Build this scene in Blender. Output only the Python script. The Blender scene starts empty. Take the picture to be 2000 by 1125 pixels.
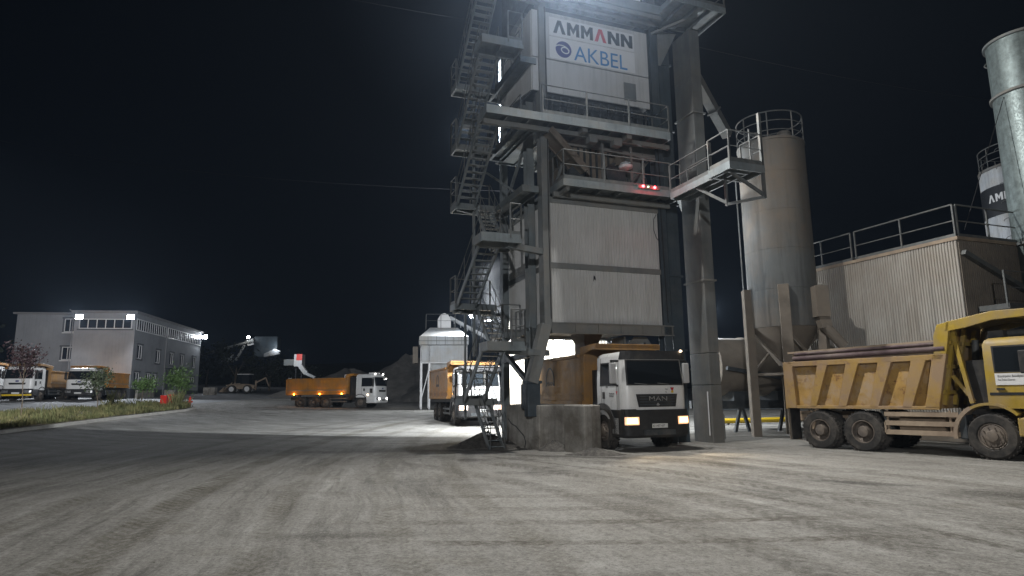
import bpy, math, random
from mathutils import Vector, Matrix
random.seed(7)
R = math.radians
C = bpy.context.scene.collection
SC = bpy.context.scene

# ------------------------------------------------------------ camera
cam_d = bpy.data.cameras.new('camera')
cam = bpy.data.objects.new('camera', cam_d); C.objects.link(cam)
cam_d.sensor_width = 36; cam_d.lens = 36*1250/2000; cam_d.clip_end = 3000; cam_d.clip_start = .1
_p, _r = R(9.52), R(-.7)
_c, _s = math.cos(_p), math.sin(_p)
A = Matrix(((1, 0, 0), (0, _s, -_c), (0, _c, _s)))
B = Matrix(((math.cos(_r), -math.sin(_r), 0), (math.sin(_r), math.cos(_r), 0), (0, 0, 1)))
W2C = B @ A
rt, dn, fw = W2C[0], W2C[1], W2C[2]
cam.matrix_world = Matrix(((rt[0], -dn[0], -fw[0], 0), (rt[1], -dn[1], -fw[1], 0), (rt[2], -dn[2], -fw[2], 1.85), (0, 0, 0, 1)))
SC.camera = cam

# ------------------------------------------------------------ night sky
wd = bpy.data.worlds.new('World'); SC.world = wd; wd.use_nodes = True
bg = wd.node_tree.nodes['Background']
bg.inputs['Color'].default_value = (.22, .45, .95, 1); bg.inputs['Strength'].default_value = .0026
SC.view_settings.view_transform = 'Standard'; SC.view_settings.look = 'None'
SC.view_settings.exposure = 0; SC.view_settings.gamma = 1
SC.cycles.use_denoising = True
SC.cycles.max_bounces = 6; SC.cycles.diffuse_bounces = 3; SC.cycles.sample_clamp_indirect = 4
SC.cycles.volume_bounces = 0; SC.cycles.volume_step_rate = 4

YAW = R(21)                                    # the tower's front runs away to the right
TO = Vector((1.3, 21.8, 0))
TU = Vector((math.cos(YAW), math.sin(YAW), 0)); TV = Vector((-math.sin(YAW), math.cos(YAW), 0))
def tw(u, v, z=0): return TO + TU*u + TV*v + Vector((0, 0, z))

# ------------------------------------------------------------ lamps of the yard and added lights
def lamp(name, kind, loc, power, col, aim=None, size=.3, **kw):
    d = bpy.data.lights.new(name, kind); d.energy = power; d.color = col
    if kind == 'AREA': d.shape = 'RECTANGLE'; d.size = size; d.size_y = size*.6
    else: d.shadow_soft_size = size
    for k, v in kw.items(): setattr(d, k, v)
    o = bpy.data.objects.new(name, d); C.objects.link(o); o.location = loc
    if aim is not None: o.rotation_euler = (Vector(aim)-Vector(loc)).to_track_quat('-Z', 'Y').to_euler()
    return o
COOL = (.90, .95, 1.0); WARM = (1, .86, .68); NEUT = (1, .95, .87)
# floodlight high on the tower's front corner, facing the yard
lamp('tower_flood', 'AREA', tw(-.35, -2.2, 16.2), 6900, (1, .98, .94), tw(1.5, -22, 9.5), .5)
# lamp added by the annex to brighten the ground behind the tower
lamp('yard_patch_fill', 'AREA', (-1.35, 31.5, 5.5), 2000, COOL, (-1.35+.31*6, 31.5+.95*6, 5.5-5.7), .4)
# lamp in the loading bay behind the trucks
lamp('bay_lamp', 'POINT', tw(3.9, 7.6, 4.3), 2300, COOL, None, .12)
# added floodlight on the tower's back, its cone tilted to shape the shadow band
_L = tw(-1.6, 4.75, 13.1); _n = (Vector((0, 26.6, .1))-_L).cross(Vector((-11.3, 28.8, .2))-_L).normalized()
if _n.y < 0: _n = -_n
lamp('shadow_band_spot', 'SPOT', _L, 11500, COOL, _L+_n*5, .10, spot_size=R(179.5), spot_blend=.04)
# unseen lamp added left of the camera to light the parked trucks
lamp('car_park_fill', 'SPOT', (-17, 12, 10), 42000, (.96, .97, 1), (-42, 62, 3.2), .25, spot_size=R(44), spot_blend=.5)
# unseen lamp added right of the tower to brighten the silo's edge
lamp('silo_fill', 'POINT', tw(7.6, 1.6, 8.6), 260, COOL, None, .1)
# unseen lamp added behind the camera to light the tower's front
lamp('tower_front_fill', 'SPOT', (-5, -24, 12), 22000, (.98, .985, 1), (3.4, 24, 6.8), .3, spot_size=R(38), spot_blend=.6)
# ------------------------------------------------------------ helpers
def sp(t, k=6.0): return k*math.log1p(math.exp(max(-50, min(50, t/k))))
def terr(X, Y): return .021*sp(Y-24) + .040*sp(-X-14)

class MB:
    """collects shapes into one mesh"""
    def __init__(s): s.v = []; s.f = []
    def add(s, vs, fs):
        n = len(s.v); s.v += [tuple(v) for v in vs]; s.f += [tuple(n+i for i in f) for f in fs]; return s
    def box(s, x0, x1, y0, y1, z0, z1):
        return s.add([(x, y, z) for z in (z0, z1) for y in (y0, y1) for x in (x0, x1)],
                     [(0, 2, 3, 1), (4, 5, 7, 6), (0, 1, 5, 4), (1, 3, 7, 5), (3, 2, 6, 7), (2, 0, 4, 6)])
    def bar(s, p, q, w, h=None, up=(0, 0, 1)):
        p, q = Vector(p), Vector(q); h = h or w; d = (q-p).normalized(); up = Vector(up)
        if abs(d.dot(up)) > .98: up = Vector((0, 1, 0))
        a = d.cross(up).normalized()*w/2; b = a.cross(d).normalized()*h/2
        return s.add([p-a-b, p+a-b, p+a+b, p-a+b, q-a-b, q+a-b, q+a+b, q-a+b],
                     [(0, 1, 2, 3), (7, 6, 5, 4), (0, 4, 5, 1), (1, 5, 6, 2), (2, 6, 7, 3), (3, 7, 4, 0)])
    def tube(s, p, q, r, n=10, r2=None, cap=True):
        p, q = Vector(p), Vector(q); r2 = r if r2 is None else r2; d = (q-p).normalized()
        a = d.cross(Vector((0, 0, 1)) if abs(d.z) < .95 else Vector((1, 0, 0))).normalized(); b = d.cross(a)
        vs = []
        for c, rr in ((p, r), (q, r2)):
            for i in range(n):
                t = 2*math.pi*i/n; vs.append(c+(a*math.cos(t)+b*math.sin(t))*rr)
        fs = [(i, (i+1) % n, n+(i+1) % n, n+i) for i in range(n)]
        if cap: fs += [tuple(range(n-1, -1, -1)), tuple(range(n, 2*n))]
        return s.add(vs, fs)
    def path(s, pts, r, n=8):
        for a, b in zip(pts, pts[1:]): s.tube(a, b, r, n)
        return s
    def lathe(s, prof, n=24, c=(0, 0, 0), axis='z', close=False):
        """prof: (radius, height) pairs"""
        vs = []; m = len(prof)
        for r, h in prof:
            for i in range(n):
                t = 2*math.pi*i/n; x, y = r*math.cos(t), r*math.sin(t)
                if axis == 'z': q = (c[0]+x, c[1]+y, c[2]+h)
                elif axis == 'y': q = (c[0]+x, c[1]+h, c[2]-y)
                else: q = (c[0]+h, c[1]+x, c[2]+y)
                vs.append(q)
        fs = [(j*n+i, j*n+(i+1) % n, (j+1)*n+(i+1) % n, (j+1)*n+i) for j in range(m-1) for i in range(n)]
        if not close: fs += [tuple(range(n-1, -1, -1)), tuple((m-1)*n+i for i in range(n))]
        return s.add(vs, fs)
    def prism(s, pts, ax, lo, hi):
        """2-D outline extruded along an axis: 'x' takes (y,z), 'y' takes (x,z), 'z' takes (x,y)"""
        def P(a, b, k): return {'x': (k, a, b), 'y': (a, k, b), 'z': (a, b, k)}[ax]
        n = len(pts)
        vs = [P(a, b, lo) for a, b in pts]+[P(a, b, hi) for a, b in pts]
        return s.add(vs, [tuple(range(n-1, -1, -1)), tuple(range(n, 2*n))]+[(i, (i+1) % n, n+(i+1) % n, n+i) for i in range(n)])
    def corr(s, p, du, length, h, nrm, pitch=.12, depth=.03, slope=0.0):
        """trapezoid-profile sheet from p along du, ribs standing upright"""
        p, du, nrm = Vector(p), Vector(du), Vector(nrm); n = int(length/pitch); pitch = length/n; vs = []
        for i in range(n):
            for f, d in ((0, 0), (.30, 0), (.42, 1), (.88, 1)):
                q = p+du*((i+f)*pitch)+nrm*(depth*d); vs += [q, q+Vector((0, 0, h+slope*(i+f)*pitch))]
        q = p+du*length; vs += [q, q+Vector((0, 0, h+slope*length))]
        m = len(vs)//2
        return s.add(vs, [(2*i, 2*i+2, 2*i+3, 2*i+1) for i in range(m-1)])
    def build(s, name, mat, parent=None, loc=None, bev=0, smooth=False, xf=None):
        me = bpy.data.meshes.new(name)
        vs = [tuple(xf @ Vector(v)) for v in s.v] if xf else s.v
        me.from_pydata(vs, [], s.f); me.validate(); me.update()
        import bmesh
        bm = bmesh.new(); bm.from_mesh(me); bmesh.ops.recalc_face_normals(bm, faces=bm.faces); bm.to_mesh(me); bm.free()
        o = bpy.data.objects.new(name, me); C.objects.link(o)
        if mat: me.materials.append(mat)
        if parent: o.parent = parent
        if loc: o.location = loc
        if bev:
            b = o.modifiers.new('bevel', 'BEVEL'); b.width = bev; b.segments = 2; b.limit_method = 'ANGLE'
        if smooth:
            me.polygons.foreach_set('use_smooth', [True]*len(me.polygons))
            me.set_sharp_from_angle(angle=R(38))
        return o

def thing(name, label, cat, loc=(0, 0, 0), rz=0, group=None):
    o = bpy.data.objects.new(name, None); C.objects.link(o); o.location = loc; o.rotation_euler = (0, 0, rz)
    o.empty_display_size = .3
    return tag(o, label, cat, group)
def tag(o, label=None, cat=None, group=None, kind=None):
    for k, v in (('label', label), ('category', cat), ('group', group), ('kind', kind)):
        if v: o[k] = v
    return o
def copy_tree(o, parent=None):
    c = o.copy(); C.objects.link(c); c.parent = parent
    for ch in list(o.children): copy_tree(ch, c)
    return c

_font = {}
def text(name, body, size, mat, parent, loc, rot, align='LEFT', ext=.004, sx=1.0, bold=0):
    cu = bpy.data.curves.new(name, 'FONT'); cu.body = body; cu.size = size; cu.extrude = ext; cu.align_x = align; cu.offset = bold
    t = bpy.data.objects.new('tmp', cu); C.objects.link(t)
    me = bpy.data.meshes.new_from_object(t.evaluated_get(bpy.context.evaluated_depsgraph_get()))
    bpy.data.objects.remove(t); me.name = name
    o = bpy.data.objects.new(name, me); C.objects.link(o); me.materials.clear(); me.materials.append(mat)
    o.parent = parent; o.location = loc; o.rotation_euler = rot; o.scale = (sx, 1, 1)
    return o

# ------------------------------------------------------------ materials
def mat(name, col, rough=.7, metal=0, var=.22, sc=2.5, dust=None, dsc=.8, dlo=.45, dhi=.7, streak=0, bump=.15, bsc=40, coat=0, spec=.4, rust=None):
    m = bpy.data.materials.new(name); m.use_nodes = True; nt = m.node_tree; N = nt.nodes; L = nt.links
    b = N['Principled BSDF']; b.inputs['Metallic'].default_value = metal
    b.inputs['Specular IOR Level'].default_value = spec; b.inputs['Coat Weight'].default_value = coat
    tc = N.new('ShaderNodeTexCoord')
    def noise(scale, det=6, src=None, rg=.6):
        n = N.new('ShaderNodeTexNoise'); n.inputs['Scale'].default_value = scale; n.inputs['Detail'].default_value = det
        n.inputs['Roughness'].default_value = rg
        L.new(src or tc.outputs['Object'], n.inputs['Vector']); return n.outputs['Fac']
    def rng(src, a, b_, c=0, d=1):
        r = N.new('ShaderNodeMapRange'); r.inputs[1].default_value = a; r.inputs[2].default_value = b_
        r.inputs[3].default_value = c; r.inputs[4].default_value = d; L.new(src, r.inputs[0]); return r.outputs[0]
    def mix(f, a, b_, mode='MIX'):
        x = N.new('ShaderNodeMix'); x.data_type = 'RGBA'; x.blend_type = mode
        for i, val in ((0, f), (6, a), (7, b_)):
            if hasattr(val, 'links') or hasattr(val, 'is_linked'): L.new(val, x.inputs[i])
            else: x.inputs[i].default_value = val if i == 0 else (*val, 1)
        return x.outputs[2]
    lo = tuple(c*(1-var) for c in col); hi = tuple(min(1, c*(1+var)) for c in col)
    c = mix(rng(noise(sc), .3, .7), lo, hi)
    if rust:
        c = mix(rng(noise(sc*2.2, 8, None, .75), .54, .64), c, rust)
    if streak:
        mp = N.new('ShaderNodeMapping'); mp.inputs['Scale'].default_value = (6, 6, .35); L.new(tc.outputs['Object'], mp.inputs['Vector'])
        c = mix(rng(noise(1.0, 5, mp.outputs[0], .65), .48, .74, 0, streak), c, tuple(x*.42 for x in col))
    if dust:
        c = mix(rng(noise(dsc, 7, None, .7), dlo, dhi), c, dust)
    L.new(c, b.inputs['Base Color'])
    L.new(rng(noise(sc*3), .3, .7, max(.02, rough-.1), min(1, rough+.1)), b.inputs['Roughness'])
    if bump:
        bp = N.new('ShaderNodeBump'); bp.inputs['Strength'].default_value = bump; bp.inputs['Distance'].default_value = .02
        L.new(noise(bsc, 4), bp.inputs['Height']); L.new(bp.outputs[0], b.inputs['Normal'])
    return m
def emit(name, col, strength):
    m = bpy.data.materials.new(name); m.use_nodes = True; b = m.node_tree.nodes['Principled BSDF']
    b.inputs['Base Color'].default_value = (.8, .8, .8, 1)
    b.inputs['Emission Color'].default_value = (*col, 1); b.inputs['Emission Strength'].default_value = strength; return m
def glassm(name, col=(.012, .015, .018), rough=.06):
    m = bpy.data.materials.new(name); m.use_nodes = True; b = m.node_tree.nodes['Principled BSDF']
    b.inputs['Base Color'].default_value = (*col, 1); b.inputs['Roughness'].default_value = rough
    b.inputs['Specular IOR Level'].default_value = .6; return m

DUST = (.20, .17, .135); DUST2 = (.30, .27, .22)
M = dict(
    steel=mat('dusty_steel', (.165, .19, .20), .6, .15, .25, 1.2, (.215, .205, .185), .7, .45, .75, .5),
    steel2=mat('grey_painted_steel', (.15, .165, .17), .65, .1, .2, 1.0, (.21, .195, .17), .6, .4, .7, .4),
    dark=mat('dark_steel', (.05, .058, .065), .6, .3, .3, 2, (.12, .11, .095), 1, .5, .8),
    navy=mat('dark_blue_grey_steel', (.052, .07, .085), .6, .2, .25, .8, (.10, .105, .105), .5, .5, .8, .5),
    rail=mat('galvanised_rail', (.105, .112, .112), .6, .2, .2, 4, (.17, .155, .135), 2, .5, .8),
    clad=mat('white_cladding', (.47, .47, .46), .6, 0, .07, .8, (.37, .355, .325), .5, .45, .9, .35),
    sign=mat('white_sign_panel', (.48, .48, .475), .5, 0, .07, .7, (.36, .34, .31), .4, .5, .9, .5),
    poster=mat('poster_white', (.62, .62, .62), .4, 0, .05, 1.5),
    ink=mat('lettering_black', (.018, .02, .024), .5, 0, .1), red=mat('lettering_red', (.42, .018, .03), .5, 0, .1),
    blue=mat('lettering_blue', (.02, .16, .38), .5, 0, .1), indigo=mat('lettering_indigo', (.03, .035, .16), .5, 0, .1),
    conc=mat('stained_concrete', (.33, .315, .285), .9, 0, .32, 1.1, (.15, .135, .115), 1.0, .42, .62, .7, .6, 14),
    beige=mat('dusty_silo_paint', (.115, .122, .122), .75, .05, .2, .5, (.165, .135, .105), .22, .40, .62, .7),
    pipe=mat('dusty_brown_pipe', (.155, .135, .112), .8, 0, .2, 1.5, (.20, .17, .135), 1, .4, .7),
    shaft=mat('dusty_grey_casing', (.115, .122, .122), .7, .05, .22, .9, (.165, .15, .13), .5, .45, .75, .4),
    galv=mat('galvanised_sheet', (.19, .23, .23), .5, .55, .3, 5, None, 1, .4, .7, .4, .12, 9),
    ribbed=mat('ribbed_cladding', (.36, .345, .315), .6, 0, .12, .6, (.27, .235, .195), .33, .38, .72, .7),
    tyre=mat('tyre_rubber', (.022, .021, .02), .85, 0, .3, 4, (.105, .092, .078), 2.2, .42, .78, 0, .4, 60),
    rim=mat('dusty_rim', (.14, .12, .105), .7, .3, .3, 5, (.2, .165, .13), 3, .4, .7),
    white=mat('white_cab_paint', (.66, .66, .65), .32, 0, .05, 1, (.42, .38, .33), 1.2, .58, .95, .12, .02, 8, .4),
    black=mat('black_plastic', (.018, .018, .019), .6, 0, .3, 4, (.09, .078, .065), 1.5, .5, .85),
    orange=mat('orange_tipper_paint', (.50, .215, .028), .55, 0, .18, 1.2, (.24, .155, .085), 1.1, .40, .72, .5, .2, 30),
    dirty=mat('dirty_orange_tipper', (.34, .175, .04), .65, 0, .22, 1.4, (.20, .135, .085), .9, .36, .66, .6, .25, 30),
    yellow=mat('worn_yellow_paint', (.35, .24, .03), .5, 0, .2, 1.5, (.26, .195, .115), 1.2, .40, .68, .3, .15, 30, .2),
    yrust=mat('rusty_yellow_tipper', (.36, .22, .035), .65, 0, .22, 1.6, (.27, .185, .11), .8, .34, .58, .25, .35, 35, 0, .4, (.19, .105, .055)),
    ywear=mat('scuffed_tipper_panel', (.32, .195, .055), .75, 0, .25, 2.2, (.33, .25, .17), 1.5, .46, .66, .2, .4, 30, 0, .4, (.15, .07, .03)),
    oldy=mat('dusty_tan_metal', (.30, .235, .17), .7, 0, .25, 2, (.22, .165, .12), 1.4, .4, .7, .3),
    maroon=mat('maroon_tarp', (.085, .055, .06), .75, 0, .3, 2, (.2, .165, .14), 1.1, .45, .75),
    glass=glassm('cab_glass'), wglass=glassm('window_glass', (.02, .025, .035), .15),
    mirror=mat('mirror_face', (.42, .42, .42), .35, 0, .05),
    chrome=mat('chrome_letter', (.5, .5, .5), .3, .8, .1),
    plate=mat('number_plate', (.6, .6, .58), .5, 0, .1),
    asph=mat('gravel_dark', (.075, .07, .064), .95, 0, .5, 14, (.16, .15, .135), 5, .45, .7, 0, .9, 60),
    pilem=mat('crushed_stone', (.24, .225, .205), .95, 0, .3, .8, (.16, .15, .14), .3, .4, .7, .2, .6, 6),
    grey=mat('grey_render', (.255, .265, .28), .85, 0, .10, .5, (.30, .31, .325), .25, .45, .8, .25, .1, 20),
    trim=mat('dark_window_surround', (.10, .105, .115), .8, 0, .1), upvc=mat('white_window_frame', (.7, .7, .7), .4, 0, .05),
    base=mat('dark_plinth', (.055, .06, .065), .85, 0, .2), roofm=mat('roof_edge', (.20, .20, .205), .7, 0, .1),
    kerb=mat('kerb_concrete', (.33, .32, .295), .9, 0, .2, 2, None, 1, .4, .7, 0, .4, 20),
    bark=mat('young_bark', (.10, .078, .055), .9, 0, .3, 8), leafg=mat('green_leaf', (.07, .125, .035), .6, 0, .45, 3, None, 1, .4, .7, 0, 0),
    leafp=mat('plum_leaf', (.030, .016, .018), .6, 0, .4, 3, None, 1, .4, .7, 0, 0), leafd=mat('dull_leaf', (.045, .06, .03), .6, 0, .45, 3, None, 1, .4, .7, 0, 0),
    grass=mat('dry_grass', (.072, .08, .028), .8, 0, .5, 1.3, (.17, .14, .06), .9, .45, .7, 0, 0),
    soil=mat('soil', (.10, .085, .06), .95, 0, .3, 3), wood=mat('dark_foliage', (.016, .022, .014), .9, 0, .5, 1.5, None, 1, .4, .7, 0, .5, 5),
    redp=mat('red_panel', (.50, .03, .02), .5, 0, .12, 3), wpipe=mat('white_pipe', (.7, .7, .7), .5, 0, .08),
    cream=mat('cream_cladding', (.58, .52, .42), .6, 0, .08, .8, None, 1, .4, .7, .2), yp=mat('yellow_pipe', (.62, .42, .02), .5, 0, .1),
    hop=mat('bluish_white_sheet', (.42, .44, .46), .55, 0, .12, .8, (.36, .32, .26), .5, .45, .75, .5), cable=mat('black_cable', (.010, .010, .012), .7),
    bin=mat('rust_stained_hopper', (.20, .175, .145), .75, .1, .3, 1.2, (.12, .095, .075), .8, .4, .65, .6, .3, 12),
    lampw=emit('floodlight_lens', (.93, .97, 1), 90), lampb=emit('building_lamp_lens', (.9, .95, 1), 120), head=emit('headlight_lens', (1, .56, .22), 4.5), headg=emit('headlight_glow', (1, .42, .12), 1.1),
    amber=emit('amber_marker', (1, .34, .02), 22), reds=emit('red_signal_lens', (1, .02, .03), 16), greens=emit('green_signal_lens', (.05, .9, .45), 3),
    small=emit('small_marker_lamp', (1, .75, .5), 14), wlamp=emit('white_roof_lamp', (1, .97, .9), 12),
)
# ------------------------------------------------------------ ground
def ground_mat():
    m = bpy.data.materials.new('dusty_yard'); m.use_nodes = True; nt = m.node_tree; N = nt.nodes; L = nt.links
    b = N['Principled BSDF']; b.inputs['Roughness'].default_value = .9; b.inputs['Specular IOR Level'].default_value = .25
    tc = N.new('ShaderNodeTexCoord'); sx = N.new('ShaderNodeSeparateXYZ'); L.new(tc.outputs['Object'], sx.inputs[0])
    X, Y = sx.outputs[0], sx.outputs[1]
    def mth(op, a, b_=None, c=None):
        n = N.new('ShaderNodeMath'); n.operation = op
        for i, v in enumerate((a, b_, c)):
            if v is None: continue
            if isinstance(v, (int, float)): n.inputs[i].default_value = v
            else: L.new(v, n.inputs[i])
        return n.outputs[0]
    def rng(src, a, b_, c=0, d=1, sm=False):
        r = N.new('ShaderNodeMapRange'); r.inputs[1].default_value = a; r.inputs[2].default_value = b_
        r.inputs[3].default_value = c; r.inputs[4].default_value = d
        if sm: r.interpolation_type = 'SMOOTHSTEP'
        L.new(src, r.inputs[0]); return r.outputs[0]
    def noise(vec, sc, det=6, rg=.6):
        n = N.new('ShaderNodeTexNoise'); n.inputs['Scale'].default_value = sc; n.inputs['Detail'].default_value = det
        n.inputs['Roughness'].default_value = rg; L.new(vec, n.inputs['Vector']); return n.outputs['Fac']
    def comb(a, b_):
        c = N.new('ShaderNodeCombineXYZ'); L.new(a, c.inputs[0]); L.new(b_, c.inputs[1]); return c.outputs[0]
    def mix(f, a, b_):
        x = N.new('ShaderNodeMix'); x.data_type = 'RGBA'
        for i, v in ((0, f), (6, a), (7, b_)):
            if isinstance(v, (int, float)): x.inputs[i].default_value = v
            elif isinstance(v, tuple): x.inputs[i].default_value = (*v, 1)
            else: L.new(v, x.inputs[i])
        return x.outputs[2]
    P = tc.outputs['Object']
    # traffic follows circles: distance from a far pivot gives long curved streaks
    def arc(cx, cy):
        dx, dy = mth('SUBTRACT', X, cx), mth('SUBTRACT', Y, cy)
        r = mth('SQRT', mth('ADD', mth('MULTIPLY', dx, dx), mth('MULTIPLY', dy, dy)))
        return r, mth('ARCTAN2', dy, dx)
    wob = mth('MULTIPLY', mth('SUBTRACT', noise(P, .12, 3), .5), 1.6)
    rA, aA = arc(60, 26.0)          # left lanes: run away from the camera, bending right
    rB, aB = arc(-19.0, 1.5)         # lanes leaving the loading bay towards the lower right
    rC, aC = arc(1.0, 66.0)          # traffic crossing in front of the camera
    streaks = []; lines = []
    for r, a, s1, s2 in ((rA, aA, 3.2, 9), (rB, aB, 3.0, 5.0), (rC, aC, 2.6, 9)):
        rr = mth('ADD', r, wob)
        streaks.append(noise(comb(rr, mth('MULTIPLY', a, s2)), 1.15, 9, .72))
        lines.append(noise(comb(mth('MULTIPLY', rr, 3.6), mth('MULTIPLY', a, s2*1.1)), 1.3, 6, .7))
    left = rng(X, -3.0, 2.5, 1, 0, True)
    far = rng(Y, 17, 30, 0, 1, True)
    def pick(v): return mix(far, mix(left, mix(.30, v[1], v[2]), mix(.12, v[0], v[2])), v[2])
    st, ln = pick(streaks), pick(lines)
    big = noise(P, .16, 5, .6); med = noise(P, .9, 9, .78); fine = noise(P, 5.5, 10, .9); peb = noise(P, 20, 6, .9)
    c = mix(rng(big, .35, .65), (.165, .158, .142), (.235, .226, .205))
    c = mix(rng(st, .44, .58, 0, .85), c, (.285, .278, .258))
    c = mix(rng(st, .57, .66, 0, .7), c, (.42, .41, .385))
    c = mix(rng(st, .46, .36, 0, .9), c, (.085, .082, .075))
    c = mix(rng(ln, .54, .66, 0, .55), c, (.36, .35, .325))
    c = mix(rng(ln, .46, .34, 0, .6), c, (.075, .070, .060))
    c = mix(rng(med, .54, .70, 0, .6), c, (.135, .120, .092))
    c = mix(rng(med, .40, .30, 0, .5), c, (.30, .29, .27))
    # single tyre tracks with lug marks
    def track(r, a, r0, w, lug, amt, col, a0=None, a1=None):
        d = mth('ABSOLUTE', mth('SUBTRACT', mth('ADD', r, mth('MULTIPLY', wob, .12)), r0))
        k = rng(d, w*.55, w, 1, 0, True)
        w_ = mth('SINE', mth('MULTIPLY', mth('ADD', mth('MULTIPLY', a, r0), mth('MULTIPLY', d, 1.2)), lug))
        f = mth('MULTIPLY', k, rng(w_, -.5, .5, amt*.5, amt))
        f = mth('MULTIPLY', f, rng(noise(P, .55, 4), .36, .58, .15, 1))
        if a0 is not None: f = mth('MULTIPLY', mth('MULTIPLY', f, rng(a, a0-.02, a0+.02)), rng(a, a1-.02, a1+.02, 1, 0))
        return mix(f, c, col)
    for r0, w, amt in ((67.4, .40, .95), (65.6, .28, .6), (63.9, .3, .5), (69.2, .26, .7), (70.9, .3, .6), (62.3, .3, .5)):
        c = track(rA, aA, r0, w, 26, amt, (.085, .075, .052))
    for r0, w, amt in ((56.3, .2, .9), (57.6, .17, .9), (55.2, .24, .6), (53.9, .22, .6)):
        c = track(rC, aC, r0, w, 22, amt, (.085, .075, .06), -1.62, -1.50)
    for r0, w, amt in ((24.6, .5, .7), (26.6, .4, .75), (22.8, .35, .55), (28.6, .45, .65), (25.6, .14, .8), (30.2, .3, .6)):
        c = track(rB, aB, r0, w, 20, amt, (.075, .068, .056), .05, .8)
    # spilled asphalt in front of the bay, oil stains, and painted shade at right
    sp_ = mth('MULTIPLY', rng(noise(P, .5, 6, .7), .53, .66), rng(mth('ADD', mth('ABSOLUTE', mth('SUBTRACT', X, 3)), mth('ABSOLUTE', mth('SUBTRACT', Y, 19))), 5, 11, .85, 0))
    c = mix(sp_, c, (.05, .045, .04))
    def stain_or_shade(cx, cy, ang, la, lb, amt, col):
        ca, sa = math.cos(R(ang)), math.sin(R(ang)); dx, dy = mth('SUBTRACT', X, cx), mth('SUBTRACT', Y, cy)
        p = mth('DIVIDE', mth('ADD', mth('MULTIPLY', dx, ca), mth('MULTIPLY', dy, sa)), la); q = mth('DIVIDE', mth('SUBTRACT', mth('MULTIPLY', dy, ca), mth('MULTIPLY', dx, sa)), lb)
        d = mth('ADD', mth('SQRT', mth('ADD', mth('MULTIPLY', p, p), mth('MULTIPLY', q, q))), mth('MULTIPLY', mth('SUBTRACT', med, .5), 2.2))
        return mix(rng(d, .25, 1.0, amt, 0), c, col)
    for a_ in ((6.9, 13.4, -32, 1.3, .35, .85, (.035, .032, .028)), (8.9, 11.6, -20, 1.6, .9, .7, (.05, .046, .04)), (5.4, 17.0, -64, 2.6, .5, .8, (.05, .045, .038)), (2.6, 18.9, -20, 3.2, .45, .8, (.045, .041, .036)), (-2.6, 21.5, 8, 4.5, .6, .6, (.05, .047, .042)), (-8.5, 33, 5, 3.0, .8, .6, (.06, .057, .05)), (-2.2, 8.9, 4, 1.4, .25, .6, (.07, .065, .055)), (.8, 6.6, 20, 1.2, .3, .5, (.07, .064, .052))): c = stain_or_shade(*a_)
    c = mix(rng(fine, .51, .62, 0, .42), c, (.065, .060, .052))
    c = mix(rng(fine, .47, .36, 0, .30), c, (.42, .41, .385))
    c = mix(rng(peb, .52, .60, 0, .55), c, (.04, .037, .033))
    c = mix(rng(peb, .465, .38, 0, .40), c, (.46, .44, .41))
    # paved car park behind the planted strip
    c = mix(mth('MULTIPLY', rng(X, -30.3, -30.0, .75, 0), rng(Y, 20, 26)), c, (.235, .24, .25))
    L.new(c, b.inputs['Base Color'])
    bp = N.new('ShaderNodeBump'); bp.inputs['Strength'].default_value = .8; bp.inputs['Distance'].default_value = .03
    hgt = mth('ADD', mth('MULTIPLY', fine, .6), mth('ADD', mth('MULTIPLY', peb, .35), mth('MULTIPLY', st, .8)))
    L.new(hgt, bp.inputs['Height']); L.new(bp.outputs[0], b.inputs['Normal'])
    return m
xs = [-900, -600, -420, -300, -220, -160, -120]+[-100+4*i for i in range(51)]+[120, 160, 220, 300, 420, 600, 900]
ys = [-120, -60]+[-30+3*i for i in range(54)]+[140, 155, 170, 190, 220, 260, 320, 400, 520, 700, 1000]
mb = MB()
def gz(x, y): return terr(max(x, -110), min(y, 170))
mb.add([(x, y, gz(x, y)) for y in ys for x in xs], [(j*len(xs)+i, j*len(xs)+i+1, (j+1)*len(xs)+i+1, (j+1)*len(xs)+i) for j in range(len(ys)-1) for i in range(len(xs)-1)])
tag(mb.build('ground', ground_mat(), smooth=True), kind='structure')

# scattered crumbs of asphalt and stones on the yard: nobody could count them
mb = MB(); rd = random.Random(3)
for i in range(700):
    y = 4.5+rd.random()**1.7*22; x = (rd.random()-.42)*1.5*y
    if rd.random() < .75: x, y = rd.gauss(1.5, 4), rd.gauss(18.3, 1.6)
    s = rd.choice((.005, .006, .008, .01, .013)); a = rd.random()*3; ca, sa = math.cos(a)*s, math.sin(a)*s
    z = terr(x, y)
    mb.add([(x+ca, y+sa, z-.002), (x-sa, y+ca, z-.002), (x-ca, y-sa, z-.002), (x+sa, y-ca, z-.002), (x+ca*.3, y+sa*.2, z+s*.9)], [(0, 1, 4), (1, 2, 4), (2, 3, 4), (3, 0, 4)])
tag(mb.build('loose_stones', M['asph']), 'loose dark stones and asphalt crumbs scattered over the yard', 'stones', kind='stuff')

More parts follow.
